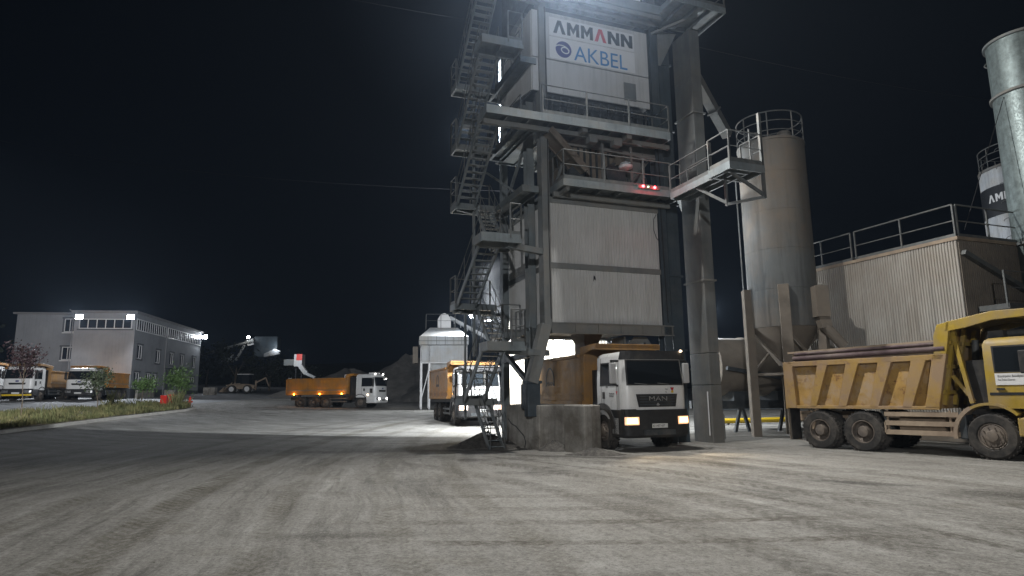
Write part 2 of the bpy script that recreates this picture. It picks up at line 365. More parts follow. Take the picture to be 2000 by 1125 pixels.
# dark wooded hill far behind
mb = MB(); rd = random.Random(11)
hx = [-400+8*i for i in range(101)]
def hill(x, k): return 4+9*k*(.55+.45*math.sin(x*.021+1.3))*(1 if x < 0 else .55)+rd.random()*1.2
rows = [[(x, 235-y*.3+rd.uniform(-2, 2), gz(x, 170)-1+(hill(x, y/60))) for x in hx] for y in (0, 20, 40, 60)]
rows = [[(x, 190, 3.0) for x in hx], [(x, 205, gz(x, 170)+hill(x, .35)) for x in hx], [(x, 225, gz(x, 170)+hill(x, .8)) for x in hx], [(x, 250, gz(x, 170)+hill(x, 1.0)) for x in hx], [(x, 320, 2) for x in hx]]
mb.add([p for r in rows for p in r], [(j*101+i, j*101+i+1, (j+1)*101+i+1, (j+1)*101+i) for j in range(4) for i in range(100)])
tag(mb.build('hill', M['wood'], smooth=True), kind='structure')

# ------------------------------------------------------------ heaps
def heap(name, label, cx, cy, rx, ry, h, m, rz=0, seed=1, peak=1.0, n=40, rings=14, group=None, cat='heap', rough=.10):
    rd = random.Random(seed); ph = [rd.random()*6 for _ in range(6)]
    mb = MB(); vs = [(0, 0, h*peak)]
    for j in range(1, rings+1):
        t = j/rings
        for i in range(n):
            a = 2*math.pi*i/n; w = 1+.12*math.sin(2*a+ph[0])+.08*math.sin(3*a+ph[1])+.05*math.sin(7*a+ph[2])
            z = h*(1-t)**(1.05)*(1+.1*math.sin(a*3+ph[3]+t*4))+(rd.random()-.5)*h*rough*(1-t*.6)
            x, y = rx*t*w*math.cos(a), ry*t*w*math.sin(a)
            vs.append((x, y, max(-.05, z) if j < rings else -.06))
    fs = [(0, 1+i, 1+(i+1) % n) for i in range(n)]+[(1+(j-1)*n+i, 1+j*n+i, 1+j*n+(i+1) % n, 1+(j-1)*n+(i+1) % n) for j in range(1, rings) for i in range(n)]
    o = mb.add(vs, fs).build(name, m, smooth=True); o.location = (cx, cy, terr(cx, cy)); o.rotation_euler = (0, 0, rz)
    return tag(o, label, cat, group)
heap('gravel_heap', 'low dark gravel heap spilled round the foot of the steel stairs beside the concrete footing', -.95, 22.9, 1.15, 1.5, .5, M['asph'], R(-50), 4, n=60, rings=22, cat='gravel heap')
heap('gravel_heap', 'small pale heap of grit against the right end of the concrete footing', 2.45, 19.72, .95, .42, .20, M['asph'], 0, 5, n=40, rings=14, cat='gravel heap')
heap('gravel_heap', 'dark grit spilled in the recess of the concrete footing', 1.3, 21.4, .8, .6, .3, M['asph'], R(-50), 8, n=40, rings=14, cat='gravel heap')
G = 'crushed stone stockpiles at the back of the yard'
heap('stone_stockpile', 'broad low grey stone stockpile behind the white eight wheel tipper', -23.5, 92, 12, 9, 4.0, M['pilem'], 0, 2, group=G, cat='stockpile', rough=.06)
heap('stone_stockpile', 'tall grey stone stockpile rising right of the white eight wheel tipper cab', -14.5, 90, 11, 9, 6.0, M['pilem'], 0, 6, group=G, cat='stockpile', rough=.05)
heap('stone_stockpile', 'grey stone stockpile running in behind the legs of the white hopper', -6, 82, 10, 9, 4.6, M['pilem'], 0, 9, group=G, cat='stockpile', rough=.06)

# ------------------------------------------------------------ planted strip, kerb, trees
med = [(-19.2, 16), (-20.4, 22), (-21.69, 27.62), (-22.22, 31.4), (-23.06, 36.6), (-23.8, 43.1), (-24.4, 48.8), (-25.6, 52.5), (-27.6, 54.6), (-29.6, 54.2), (-30.4, 51.5), (-30.4, 43), (-30.4, 36), (-29.8, 26), (-29, 16)]
def fine_poly(p, step=1.2):
    out = []
    for a, b in zip(p, p[1:]+p[:1]):
        n = max(1, int(math.dist(a, b)/step)); out += [(a[0]+(b[0]-a[0])*i/n, a[1]+(b[1]-a[1])*i/n) for i in range(n)]
    return out
fp = fine_poly(med); cxm, cym = -26.2, 35
def inset(p, d):
    out = []
    for i in range(len(p)):
        a, b, c = Vector(p[i-1]), Vector(p[i]), Vector(p[(i+1) % len(p)])
        t = (c-a).normalized(); out.append((b.x-t.y*d, b.y+t.x*d))
    return out
ins = inset(fp, .22); n = len(fp); mb = MB()
vs = [(x, y, terr(x, y)-.05) for x, y in fp]+[(x, y, terr(x, y)+.15) for x, y in fp]+[(x, y, terr(x, y)+.15) for x, y in ins]+[(x, y, terr(x, y)-.05) for x, y in ins]
mb.add(vs, [(k*n+i, k*n+(i+1) % n, (k+1)*n+(i+1) % n, (k+1)*n+i) for k in range(3) for i in range(n)])
tag(mb.build('kerb', M['kerb'], bev=.02), 'pale concrete kerb edging the planted strip left of the yard', 'kerb')
def inside(x, y, p):
    k = False
    for (x1, y1), (x2, y2) in zip(p, p[1:]+p[:1]):
        if (y1 > y) != (y2 > y) and x < (x2-x1)*(y-y1)/(y2-y1)+x1: k = not k
    return k
mb = MB(); nx, ny = 26, 90
rows = []
for j in range(ny+1):
    y = 16+(54.6-16)*j/ny; xs_ = sorted(p[0]+(q[0]-p[0])*(y-p[1])/(q[1]-p[1]) for p, q in zip(ins, ins[1:]+ins[:1]) if (p[1] > y) != (q[1] > y))
    if len(xs_) < 2: continue
    rows.append([(xs_[0]+(xs_[-1]-xs_[0])*i/nx, y, terr(xs_[0]+(xs_[-1]-xs_[0])*i/nx, y)+.10+.14*max(0, math.sin(math.pi*i/nx))**.6) for i in range(nx+1)])
mb.add([p for r_ in rows for p in r_], [(j*(nx+1)+i, j*(nx+1)+i+1, (j+1)*(nx+1)+i+1, (j+1)*(nx+1)+i) for j in range(len(rows)-1) for i in range(nx)])
tag(mb.build('soil_bed', M['soil']), kind='structure')
mb = MB(); rd = random.Random(5)
def blades(k, x0, x1, y0, y1, hs, poly=None):
    c = 0
    while c < k:
        x, y = rd.uniform(x0, x1), rd.uniform(y0, y1)
        if not inside(x, y, poly or ins): continue
        c += 1; z = terr(x, y)+.18
        for q in range(3):
            a = rd.random()*6.28; h = rd.uniform(.5, 1.25)*hs*(1.35 if y > 47 else 1)*(.6+.8*abs(math.sin(x*1.3+y*.7))); w = .022
            ca, sa = math.cos(a), math.sin(a); l = rd.uniform(.1, .5)*h; xx, yy = x+rd.uniform(-.1, .1), y+rd.uniform(-.1, .1)
            mb.add([(xx-sa*w, yy+ca*w, z), (xx+sa*w, yy-ca*w, z), (xx+ca*l*.5+sa*w*.6, yy+sa*l*.5-ca*w*.6, z+h*.65), (xx+ca*l, yy+sa*l, z+h)], [(0, 1, 2), (0, 2, 3)])
blades(7500, -31, -19, 20, 55, .23)
for q_ in range(46):
    wx, wy = rd.uniform(-30, -21), rd.uniform(24, 54)
    if inside(wx, wy, ins): blades(14, wx-.35, wx+.35, wy-.45, wy+.45, rd.uniform(.35, .7), [(wx-1, wy-1), (wx+1, wy-1), (wx+1, wy+1), (wx-1, wy+1)])
tag(mb.build('grass', M['grass']), 'uncut yellowing grass filling the planted strip', 'grass', kind='stuff')

def tree(label, x, y, h, crown, lm, seed, lean=(0, 0), dens=900, leaf=.075, cz=.62, rt=.035):
    rd = random.Random(seed); z0 = terr(x, y)+.1
    t = thing('young_tree', label, 'tree', (x, y, z0), 0, 'young trees in the planted strip')
    mb = MB(); top = Vector((lean[0], lean[1], h*cz)); p = [Vector((0, 0, -.15)), Vector((lean[0]*.2+.02, lean[1]*.2, h*.22)), Vector((lean[0]*.6-.02, lean[1]*.6, h*.43)), top]
    for i in range(3): mb.tube(p[i], p[i+1], rt*(1-.2*i), 8, rt*(1-.2*(i+1)))
    tips = []
    for i in range(9):
        a = i*2.4+rd.random(); b = p[2].lerp(top, rd.random()); rr = crown*rd.uniform(.45, .95)
        e = Vector((top.x+math.cos(a)*rr, top.y+math.sin(a)*rr, h*rd.uniform(cz+.02, .97)))
        k = b.lerp(e, .5)+Vector((0, 0, .08)); mb.tube(b, k, rt*.42, 6, rt*.3); mb.tube(k, e, rt*.3, 6, rt*.12); tips += [e, k.lerp(e, .5), k]
    mb.build('trunk', M['bark'], t, smooth=True)
    mb = MB(); cl = [(q+Vector((rd.gauss(0, .1), rd.gauss(0, .1), rd.gauss(0, .1))), rd.uniform(.13, .30)*crown/.6) for q in tips]
    for i in range(dens):
        q, s = rd.choice(cl); c = q+Vector((rd.gauss(0, s), rd.gauss(0, s), rd.gauss(0, s*.8)))
        d = Vector((rd.gauss(0, 1), rd.gauss(0, 1), rd.gauss(0, .7))).normalized(); e = d.orthogonal().normalized(); f = d.cross(e)
        l = leaf*rd.uniform(.6, 1.4)
        mb.add([c-e*l, c+f*l*.5, c+e*l, c-f*l*.5], [(0, 1, 2, 3)])
    mb.build('crown', lm, t)
tree('slender young tree with dark plum coloured leaves in front of the parked white tippers', -26.9, 35.56, 4.2, .62, M['leafp'], 21, (-.1, 0), 1100, .075, .70)
tree('thin young tree with sparse dull green leaves in front of the second parked tipper', -27.7, 43.3, 2.85, .72, M['leafd'], 22, (-.2, 0), 900, .08, .58)
tree('young tree with loose green leaves standing left of the red panels', -29.0, 50.6, 2.7, .72, M['leafg'], 23, (.1, 0), 1000, .08, .55)
tree('bushy bright green young tree right behind the red panels', -27.9, 54.0, 2.9, .88, M['leafg'], 24, (0, 0), 2000, .085, .5)

# red panels, white pipe and hydrant at the end of the strip
rp = thing('red_screen', 'pair of bright red sheet panels standing in the grass by the hydrant', 'screen', (-27.9, 52.3, terr(-27.9, 52.3)+.1), R(-10))
MB().box(-.62, -.03, -.02, .02, 0, .92).build('panel', M['redp'], rp, bev=.01)
MB().box(.03, .60, .03, .07, 0, .98).build('panel', M['redp'], rp, bev=.01)
mb = MB()
for x in (-.6, -.05, .58): mb.box(x-.025, x+.025, .071, .12, -.1, 1.0)
mb.build('post', M['dark'], rp)
wp = MB().path([(0, 0, 0), (0, 0, .80), (-.28, 0, .84)], .05, 10).build('bent_pipe', M['wpipe'], smooth=True); wp.location = (-26.95, 52.5, terr(-27, 52.5)+.05)
tag(wp, 'short white bent pipe standing between the red panels and the hydrant', 'pipe')
hy = thing('fire_hydrant', 'red fire hydrant at the tip of the planted strip', 'hydrant', (-26.25, 52.7, terr(-26.25, 52.7)+.05))
MB().lathe([(.13, 0), (.13, .05), (.08, .06), (.08, .62), (.12, .63), (.12, .68), (.09, .72), (.06, .82), (.03, .84)], 14).build('body', M['redp'], hy, smooth=True)
MB().lathe([(.05, -.19), (.07, -.19), (.07, -.12), (.05, -.12), (.05, .12), (.07, .12), (.07, .19), (.05, .19)], 10, (0, 0, .48), 'x').build('outlet', M['redp'], hy, smooth=True)
MB().lathe([(.035, .84), (.035, .92)], 6).build('valve_nut', M['redp'], hy)
MB().lathe([(.1, -.1), (.1, 0)], 12).build('standpipe', M['kerb'], hy)
# ------------------------------------------------------------ concrete footing
pl = [(-.25, 23.0), (.83, 21.35), (1.72, 22.2), (1.60, 20.75), (2.16, 19.93), (2.40, 20.08), (2.75, 20.6), (1.3, 24.6), (.2, 24.9)]
fo = MB().prism(pl, 'z', -.1, 1.52).build('concrete_footing', M['conc'], bev=.035)
tag(fo, 'cracked pale concrete footing block with a recess under the front leg of the mixing tower', 'footing')
mb = MB(); rd = random.Random(2)
cr = [(.05, 1.05), (.16, .88), (.30, .80), (.45, .62), (.55, .50), (.60, .30), (.57, .12)]
e0, e1 = Vector((-.25, 23.0, 0)), Vector((.83, 21.35, 0)); en = Vector((-(e1-e0).y, (e1-e0).x, 0)).normalized()*-1
if en.y > 0: en = -en
pts = [e0+(e1-e0)*s+Vector((0, 0, z))+en*.004 for s, z in cr]
for a, b in zip(pts, pts[1:]): mb.bar(a, b, .012, .03)
mb.build('crack', M['ink'], fo)

# ------------------------------------------------------------ mixing tower
T = thing('mixing_tower', 'tall grey steel asphalt mixing tower with white ribbed cladding and a zigzag stair', 'mixing tower', TO, YAW)
S, S2, DK, RL = M['steel'], M['steel2'], M['dark'], M['rail']
def part(mb, name, m, parent=None, **k): return mb.build(name, m, parent or T, **k)
def ibeam(u0, u1, v0, v1, z0, z1):
    mb = MB(); t = .035; mb.box(u0, u1, v0, v0+t, z0, z1); mb.box(u0, u1, v1-t, v1, z0, z1); c = (u0+u1)/2
    mb.box(c-t/2, c+t/2, v0+t, v1-t, z0, z1); return mb
# columns
part(MB().box(-.27, .02, -.14, .28, 4.15, 19), 'column', S2, bev=.012)
part(ibeam(-.36, -.08, 1.0, 1.35, 3.2, 19), 'column', S)
part(MB().box(-.30, -.05, 3.85, 4.15, .0, 16), 'column', S, bev=.01)
part(ibeam(4.52, 4.84, -.1, .3, .0, 19), 'column', M['navy'])
part(ibeam(4.52, 4.84, 3.8, 4.2, .0, 16), 'column', M['navy'])
part(ibeam(.75, .95, 4.0, 4.3, .0, 4), 'column', DK)
# raking front leg, its base plate and bracing
mb = MB().bar((-.20, .02, 4.2), (-.76, -.02, 2.25), .36, .40, (0, 1, 0)); mb.bar((-.27, .05, 4.25), (-.12, .05, 3.75), .1, .1)
part(mb, 'leg', S2, bev=.012)
part(MB().box(-.98, -.42, -.16, .25, 2.22, 2.32).box(-.93, -.47, -.12, .2, 1.15, 2.22).box(-.93, -.47, .2, .5, 1.4, 2.22), 'base_plate', M['navy'], bev=.012)
part(MB().bar((-.3, 3.6, 3.4), (-.62, .4, 2.2), .16, .16).bar((-.2, 4, 3.2), (-.2, 1.2, 3.3), .2, .2), 'brace', DK)
part(MB().box(-.22, -.05, 1.0, 1.3, 1.4, 4.2), 'column', DK)
# storage bins clad in ribbed sheet
part(MB().box(.06, 4.48, .06, 4.0, 4.2, 8.7), 'bin_casing', DK)
mb = MB(); mb.corr((.02, .02, 4.32), (1, 0, 0), 4.5, 1.88, (0, -1, 0), .115, .028); mb.corr((.02, .02, 6.40), (1, 0, 0), 4.5, 2.16, (0, -1, 0), .115, .028)
part(mb, 'front_cladding', M['clad'])
mb = MB(); mb.corr((.02, 4.0, 4.32), (0, -1, 0), 3.95, 1.88, (-1, 0, 0), .115, .028); mb.corr((.02, 4.0, 6.40), (0, -1, 0), 3.95, 2.16, (-1, 0, 0), .115, .028)
part(mb, 'side_cladding', M['clad'])
for z in (6.20, 8.56): part(MB().box(0, 4.54, -.035, .05, z, z+.20).box(-.01, .05, .051, 4.02, z, z+.2), 'cladding_band', M['steel2'])
part(MB().prism([(1.72, 6.02), (1.78, 6.0), (1.82, 5.82), (1.76, 5.9), (1.70, 5.80)], 'y', -.016, -.012), 'tear', M['ink'])
pts = [(4.45, -.04, 8.5), (4.32, -.05, 8.3), (4.30, -.05, 7.9), (4.40, -.05, 7.6), (4.50, -.05, 7.5)]; part(MB().path(pts, .012, 5), 'hanging_cable', M['cable']); part(MB().path([(4.6, -.14, 11.3), (4.62, -.16, 9.2), (4.58, -.16, 8.6), (4.66, -.15, 4.4)], .018, 5), 'hanging_cable', M['cable']); part(MB().path([(-.05, -.17, 16), (-.03, -.17, 11.3), (-.06, -.17, 8), (-.04, -.17, 4.4)], .016, 5), 'hanging_cable', M['cable'])
mb = MB().box(.0, 4.9, -.1, .02, 3.92, 4.30).box(0, 4.9, -.16, -.1, 3.92, 3.96).box(0, 4.9, -.16, -.1, 4.26, 4.30).box(-.1, .0, .3, 4, 4.06, 4.28).box(0, 4.9, 3.9, 4.1, 4.08, 4.2)
for u in (.9, 1.8, 2.7, 3.6, 4.4): mb.box(u-.015, u+.015, -.15, -.1, 3.96, 4.26)
part(mb, 'bin_girder', S2)
mb = MB(); mb.box(-.02, -.0, 2.0, 2.02, 4.4, 8)
# bin outlet with flap
mb = MB(); mb.add([(1.8, 1.0, 4.1), (2.6, 1.0, 4.1), (2.6, 2.2, 4.1), (1.8, 2.2, 4.1), (1.9, 1.2, 3.75), (2.5, 1.2, 3.75), (2.5, 2.0, 3.75), (1.9, 2.0, 3.75)], [(0, 1, 5, 4), (1, 2, 6, 5), (2, 3, 7, 6), (3, 0, 4, 7)])
mb.box(1.9, 2.5, 1.2, 2.0, 3.1, 3.75)
part(mb, 'discharge_chute', M['bin'])
hood = part(MB().prism([(3.1, 3.55), (3.5, 3.9), (4.0, 3.9), (4.45, 3.3), (4.45, 3.15), (4.3, 3.15), (3.95, 3.7), (3.6, 3.7)], 'y', .3, .36).box(3.05, 3.12, .3, 1.2, 3.1, 3.9), 'chute_hood', S2)
MB().box(3.35, 3.95, .45, .47, 3.2, 3.78).build('hood_pane', M['hop'], hood)
# floors / walkways
def railing(pts, z, h=1.05, toe=.14, name='railing', step=1.6, mids=1, parent=None, m=None, r=.02):
    mb = MB()
    for (a, b) in zip(pts, pts[1:]):
        a3, b3 = Vector((*a, z)), Vector((*b, z)); L = (b3-a3).length; n = max(1, round(L/step)); up = Vector((0, 0, 1))
        for i in range(n+1):
            p = a3.lerp(b3, i/n); mb.bar(p-up*.12, p+up*h, .05, .05)
        for k in range(mids+1):
            zz = up*(h*(1-k/(mids+1))); mb.tube(a3+zz, b3+zz, r if k == 0 else r*.75, 6)
        if toe: mb.bar(a3+up*toe/2, b3+up*toe/2, .012, toe)
    return mb.build(name, m or RL, parent or T)
def deck(u0, u1, v0, v1, z, name='platform', th=.16, m=None, joist=.75, parent=None):
    mb = MB(); mb.box(u0+.06, u1-.06, v0+.06, v1-.06, z-.04, z)
    mb.box(u0, u1, v0, v0+.06, z-th, z+.03); mb.box(u0, u1, v1-.06, v1, z-th, z+.03); mb.box(u0, u0+.06, v0+.06, v1-.06, z-th, z+.03); mb.box(u1-.06, u1, v0+.06, v1-.06, z-th, z+.03)
    n = max(1, int((u1-u0)/joist))
    for i in range(1, n): mb.box(u0+(u1-u0)*i/n-.025, u0+(u1-u0)*i/n+.025, v0+.06, v1-.06, z-th+.02, z-.042)
    return mb.build(name, m or S, parent or T)
deck(.15, 4.95, -1.0, .1, 9.12, th=.22)
deck(.15, 4.5, .1, 3.9, 9.10, th=.12)
part(MB().box(.1, 4.9, -.3, -.18, 8.72, 8.9).box(.1, 4.9, .6, .72, 8.76, 8.97).box(.3, .42, -.9, 3.8, 8.77, 8.9), 'floor_beam', S2)
railing([(.18, -.1), (.18, -.97), (4.95, -.97)], 9.15)
deck(-2.6, 4.6, -1.0, .02, 11.38, th=.26)
deck(-.6, 4.5, .02, 3.8, 11.36, th=.12)
part(MB().box(-2.55, 4.85, -.55, -.43, 10.95, 11.12).box(-.3, 4.85, .1, .3, 10.85, 11.2).box(1.0, 1.2, -.9, 3.5, 10.98, 11.24).box(2.8, 3, -.9, 3.5, 10.98, 11.24), 'floor_beam', S2)
mb = MB()
for u in (1.35, 2.35): mb.box(u, u+.32, -.75, -.45, 10.72, 10.94)
part(mb, 'junction_box', S2)
railing([(-.55, -.97), (4.58, -.97), (4.58, .1)], 11.41)
# screen house with signs
sb = part(MB().box(-.45, 4.40, .04, 3.4, 12.76, 15.9), 'screen_house', DK)
mb = MB(); mb.box(-.5, 4.43, -.02, .04, 12.74, 14.02); mb.box(-.5, 4.43, -.02, .04, 14.06, 15.92)
part(mb, 'front_panel', M['sign'], bev=.006)
mb = MB(); mb.prism([(.05, 12.76), (.05, 15.9), (1.3, 15.9), (3.2, 15.0), (3.2, 13.3), (2.9, 13.2)], 'x', -.53, -.46)
part(mb, 'side_panel', M['clad'])
part(MB().box(3.30, 3.82, -.045, -.022, 12.94, 13.66), 'panel_hatch', M['steel2'])
part(MB().box(.20, 3.84, -.026, -.021, 14.12, 14.97), 'poster', M['poster']); part(MB().box(.20, 3.84, -.026, -.021, 15.02, 15.76), 'poster', M['poster'])
# lettering, drawn as strokes in a 1 x 1 box
GL = {'V': [[(0, 0), (.36, 1), (.64, 1), (1, 0), (.72, 0), (.5, .68), (.28, 0)]],
      'M': [[(0, 0), (0, 1), (.27, 1), (.5, .55), (.73, 1), (1, 1), (1, 0), (.74, 0), (.74, .58), (.5, .14), (.26, .58), (.26, 0)]],
      'N': [[(0, 0), (0, 1), (.3, 1), (.72, .42), (.72, 1), (1, 1), (1, 0), (.7, 0), (.28, .58), (.28, 0)]]}
def glyphs(word, u, z, w, h, gap, v, name, m, red=None, parent=None, xf=None):
    for i, ch in enumerate(word):
        mb = MB()
        for pl_ in GL[ch]: mb.prism([(u+x*w, z+y*h) for x, y in pl_], 'y', v-.006, v)
        mb.build(name, M['red'] if i == red else m, parent or T, xf=xf); u += w+gap
glyphs('VMMVNN', .36, 15.14, .51, .53, .068, -.028, 'letter', M['ink'], 3)
text('lettering', 'AKBEL', .86, M['blue'], T, (1.20, -.030, 14.19), (R(90), 0, 0), ext=.003, sx=.93)
lg = part(MB().lathe([(.325, -.004), (.325, .004)], 40, (.77, -.030, 14.53), 'y'), 'emblem', M['indigo'])
mb = MB()
def ring(cx, cz, a, b, t0, t1, w, tilt, n=24):
    for i in range(n):
        def P(t, k):
            x, z = (a+k)*math.cos(t), (b+k)*math.sin(t); return (cx+x*math.cos(tilt)-z*math.sin(tilt), -.037, cz+x*math.sin(tilt)+z*math.cos(tilt))
        ta, tb = t0+(t1-t0)*i/n, t0+(t1-t0)*(i+1)/n
        mb.add([P(ta, -w), P(tb, -w), P(tb, w), P(ta, w)], [(0, 1, 2, 3)])
ring(.83, 14.50, .155, .115, 0, 6.2832, .022, -.25); ring(.70, 14.47, .31, .21, .30, 2.75, .02, -.12)
mb.build('emblem_loop', M['poster'], lg)
# top floor and second sign
deck(-2.6, 4.5, -1.05, .0, 16.45, th=.34)
part(MB().box(-.6, 4.5, -.6, -.45, 15.98, 16.1).box(-.6, 4.5, -.98, -.9, 15.95, 16.1), 'floor_beam', S2)
part(MB().box(-.4, 4.2, .06, 3.4, 16.4, 20), 'upper_house', DK)
part(MB().box(.2, 4.22, -.03, .05, 16.76, 20), 'upper_sign', M['poster'])
text('lettering', 'Belediyesi', .30, M['ink'], T, (3.14, -.036, 16.84), (R(90), 0, 0), 'RIGHT', .003)
railing([(-2.55, -1.02), (-.5, -1.02)], 16.48)
# top platform on the right
deck(4.35, 6.75, -1.95, -.25, 16.35, th=.2, joist=.6)
part(MB().bar((4.6, -.1, 15.9), (5.6, -1.0, 16.2), .1).prism([(4.85, 16.1), (5.75, 16.1), (4.95, 14.6), (4.85, 14.6)], 'y', -.14, -.11), 'bracket', S2)
railing([(4.4, -1.92), (6.72, -1.92), (6.72, -.3)], 16.38)
# upper duct between tower and elevator
part(MB().box(5.05, 5.55, .15, .75, .0, 16.2), 'vertical_duct', M['navy'])
mb = MB()
for z in (3.4, 6.2, 9, 12, 14.8): mb.box(4.99, 5.61, .09, .81, z, z+.07)
part(mb, 'duct_flange', M['navy'])
# mixer floor
mx = part(MB().prism([(1.0, 10.95), (1.0, 10.3), (1.4, 9.5), (2.5, 9.5), (2.9, 10.3), (2.9, 10.95)], 'y', .25, 2.4), 'mixer', M['bin'], bev=.03)
mb = MB().lathe([(.30, 0), (.30, .22), (.22, .24), (.22, .5)], 20, (1.15, -.05, 9.75), 'y'); mb.lathe([(.42, 0), (.42, .15)], 24, (2.75, -.1, 9.9), 'y')
for i in range(7): mb.box(1.1+i*.25, 1.16+i*.25, .18, .25, 9.6, 10.9)
mb.build('mixer_drive', M['dark'], mx)
part(MB().bar((-.15, -.35, 11.0), (1.35, -.1, 9.75), .75, .05, (0, 0, 1)).bar((-.15, -.7, 11.02), (1.35, -.45, 9.77), .05, .25).bar((-.15, 0, 11.02), (1.35, .25, 9.77), .05, .25), 'inspection_chute', M['bin'])
part(MB().tube((3.05, .15, 10.75), (3.05, .15, 10.2), .20, 14).lathe([(.2, 0), (.42, -.3), (.44, -.34)], 16, (3.05, .15, 10.55)), 'feed_cone', M['bin'])
part(MB().lathe([(.05, .12), (.20, .09), (.27, -.02), (.24, -.1), (.1, -.13)], 14, (3.02, -.35, 10.15)), 'dust_sack', M['poster'], smooth=True)
part(MB().box(3.65, 4.2, .2, .8, 9.1, 11.0), 'riser_duct', M['steel2'])
part(MB().bar((2.15, -.2, 9.15), (2.15, -.2, 11.0), .09).bar((3.35, -.2, 9.15), (3.35, -.2, 11.0), .09).bar((2.15, -.2, 10.72), (4.4, -.2, 10.62), .1).bar((3.35, -.2, 9.6), (4.4, .3, 10.7), .07), 'mixer_frame', S2)
part(MB().bar((.4, .3, 9.2), (1.0, .3, 10.9), .08), 'mixer_strut', S2)
rd = random.Random(9); mb = MB()
for i in range(16):
    u = .5+rd.random()*3.9; v = rd.uniform(-.1, .9); z = 9.15+rd.random()*.5
    mb.box(u, u+rd.uniform(.08, .4), v, v+rd.uniform(.08, .3), z-.05, z+rd.uniform(.1, .5))
for i in range(9):
    u = .4+rd.random()*3.8; mb.tube((u, .1+rd.random()*.4, 9.2), (u+rd.uniform(-.3, .3), .1+rd.random()*.4, 10.9), rd.uniform(.02, .05), 8)
mb.build('mixer_fittings', DK, T)
# bin gates row under the screen house: cylinders and pipes
mb = MB()
for i in range(13):
    u = .25+i*.33; mb.tube((u, .05, 11.55), (u+.05, .0, 12.6), .05, 8); mb.box(u-.07, u+.09, -.04, .2, 11.8+.12*(i % 3), 12.02+.12*(i % 3)); mb.tube((u+.14, .02, 11.5), (u+.14, .3, 12.7), .018, 6)
mb.tube((0, -.12, 12.42), (4.4, -.12, 12.38), .022, 6).tube((0, -.1, 12.25), (4.4, -.1, 12.25), .016, 6).box(.1, 4.3, .3, .34, 11.4, 12.74)
mb.build('gate_cylinder', DK, T)
mb = MB()
for i, u in enumerate((2.55, 2.95, 3.3, 3.75)): mb.lathe([(.03, .14), (.16, .1), (.19, 0), (.14, -.14)], 12, (u, -.3, 11.62+.05*(i % 2)))
mb.build('valve', M['steel2'], T, smooth=True)
# traffic signal under the mixer floor
sg = part(MB().box(3.05, 3.95, -1.10, -1.05, 9.08, 9.2), 'signal_bar', M['rail'])
for u, m_ in ((3.24, M['reds']), (3.45, M['greens']), (3.72, M['reds'])):
    MB().lathe([(.05 if m_ is M['reds'] else .032, -.03), (.05 if m_ is M['reds'] else .032, 0)], 14, (u, -1.10, 9.15), 'y').build('signal_lens', m_, sg)
for u in (3.24, 3.72): lamp('signal_glow', 'POINT', tw(u, -1.22, 9.15), 5, (1, .05, .05), None, .05)
# cantilever walkway towards the camera
wk = deck(4.45, 5.28, -4.1, -1.0, 9.02, 'walkway', .2, joist=.4)
railing([(4.48, -1.0), (4.48, -3.3)], 9.05, parent=wk); railing([(5.25, -1.0), (5.25, -3.3)], 9.05, parent=wk)
ep = deck(4.35, 5.75, -4.35, -3.3, 9.06, 'end_platform', .22, parent=wk)
railing([(4.4, -3.3), (4.4, -4.32), (5.7, -4.32), (5.7, -3.35)], 9.1, parent=wk, step=1.5)
mb = MB().bar((5.7, -4.3, 10.9), (5.7, -4.3, 8.0), .09).bar((4.85, -3.5, 8.95), (4.85, -3.5, 7.9), .08).bar((4.85, -3.5, 7.95), (5.7, -4.3, 8.05), .08)
mb.bar((4.5, -4.0, 8.95), (5.7, -4.3, 8.1), .09).bar((4.5, -2.3, 8.9), (4.85, -3.5, 8.0), .09).bar((5.62, -3.9, 9), (5.62, -3.9, 10.5), .04)
mb.build('walkway_bracket', RL, wk)

# ------------------------------------------------------------ zigzag stair on the tower's left side
ST = part(MB().box(-2.45, -2.3, 2.9, 3.05, 4.9, 5.0), 'staircase', S)
def flight(u0, u1, va, za, vb, zb, n=None):
    n = n or max(4, round((zb-za)/.185)); mb = MB()
    for u in (u0, u1):
        mb.bar((u, va, za-.05), (u, vb, zb-.05), .045, .19)
    for i in range(1, n):
        v, z = va+(vb-va)*i/n, za+(zb-za)*i/n; mb.box(u0+.025, u1-.025, v-.10, v+.10, z-.03, z)
    f = mb.build('stair_flight', S, ST)
    mb = MB()
    for u in (u0, u1):
        d = Vector((0, vb-va, zb-za)); a, b = Vector((u, va, za)), Vector((u, vb, zb))
        for k in (.95, .5): mb.tube(a+Vector((0, 0, k)), b+Vector((0, 0, k)), .015, 6)
        for k in (0, .33, .67, 1): p = a.lerp(b, k); mb.tube(p-Vector((0, 0, .1)), p+Vector((0, 0, .95)), .015, 6)
    mb.build('handrail', RL, ST)
flight(-2.0, -1.5, .55, .0, 2.3, 1.72)
flight(-2.55, -1.85, 1.75, 1.72, -.45, 3.5)
flight(-1.78, -1.2, 1.0, 3.5, 2.8, 5.2)
flight(-2.55, -1.85, 2.65, 5.2, -.15, 7.0)
flight(-1.78, -1.2, 1.0, 7.0, 2.8, 9.05)
deck(-1.8, -1.18, -.15, 1.0, 3.5, 'landing', .14, parent=ST); deck(-1.8, -1.18, -.15, 1.0, 7.0, 'landing', .14, parent=ST)
flight(-2.55, -1.85, 2.65, 9.05, -.15, 11.4)
flight(-2.55, -1.85, 2.65, 11.4, -.15, 13.9)
flight(-2.55, -1.85, 2.65, 13.9, -.15, 16.4)
def landing(u0, u1, v0, v1, z, rails, th=.2):
    d = deck(u0, u1, v0, v1, z, 'landing', th, parent=ST)
    for r in rails: railing(r, z+.02, 1.05, .12, 'landing_rail', .75, 1, ST)
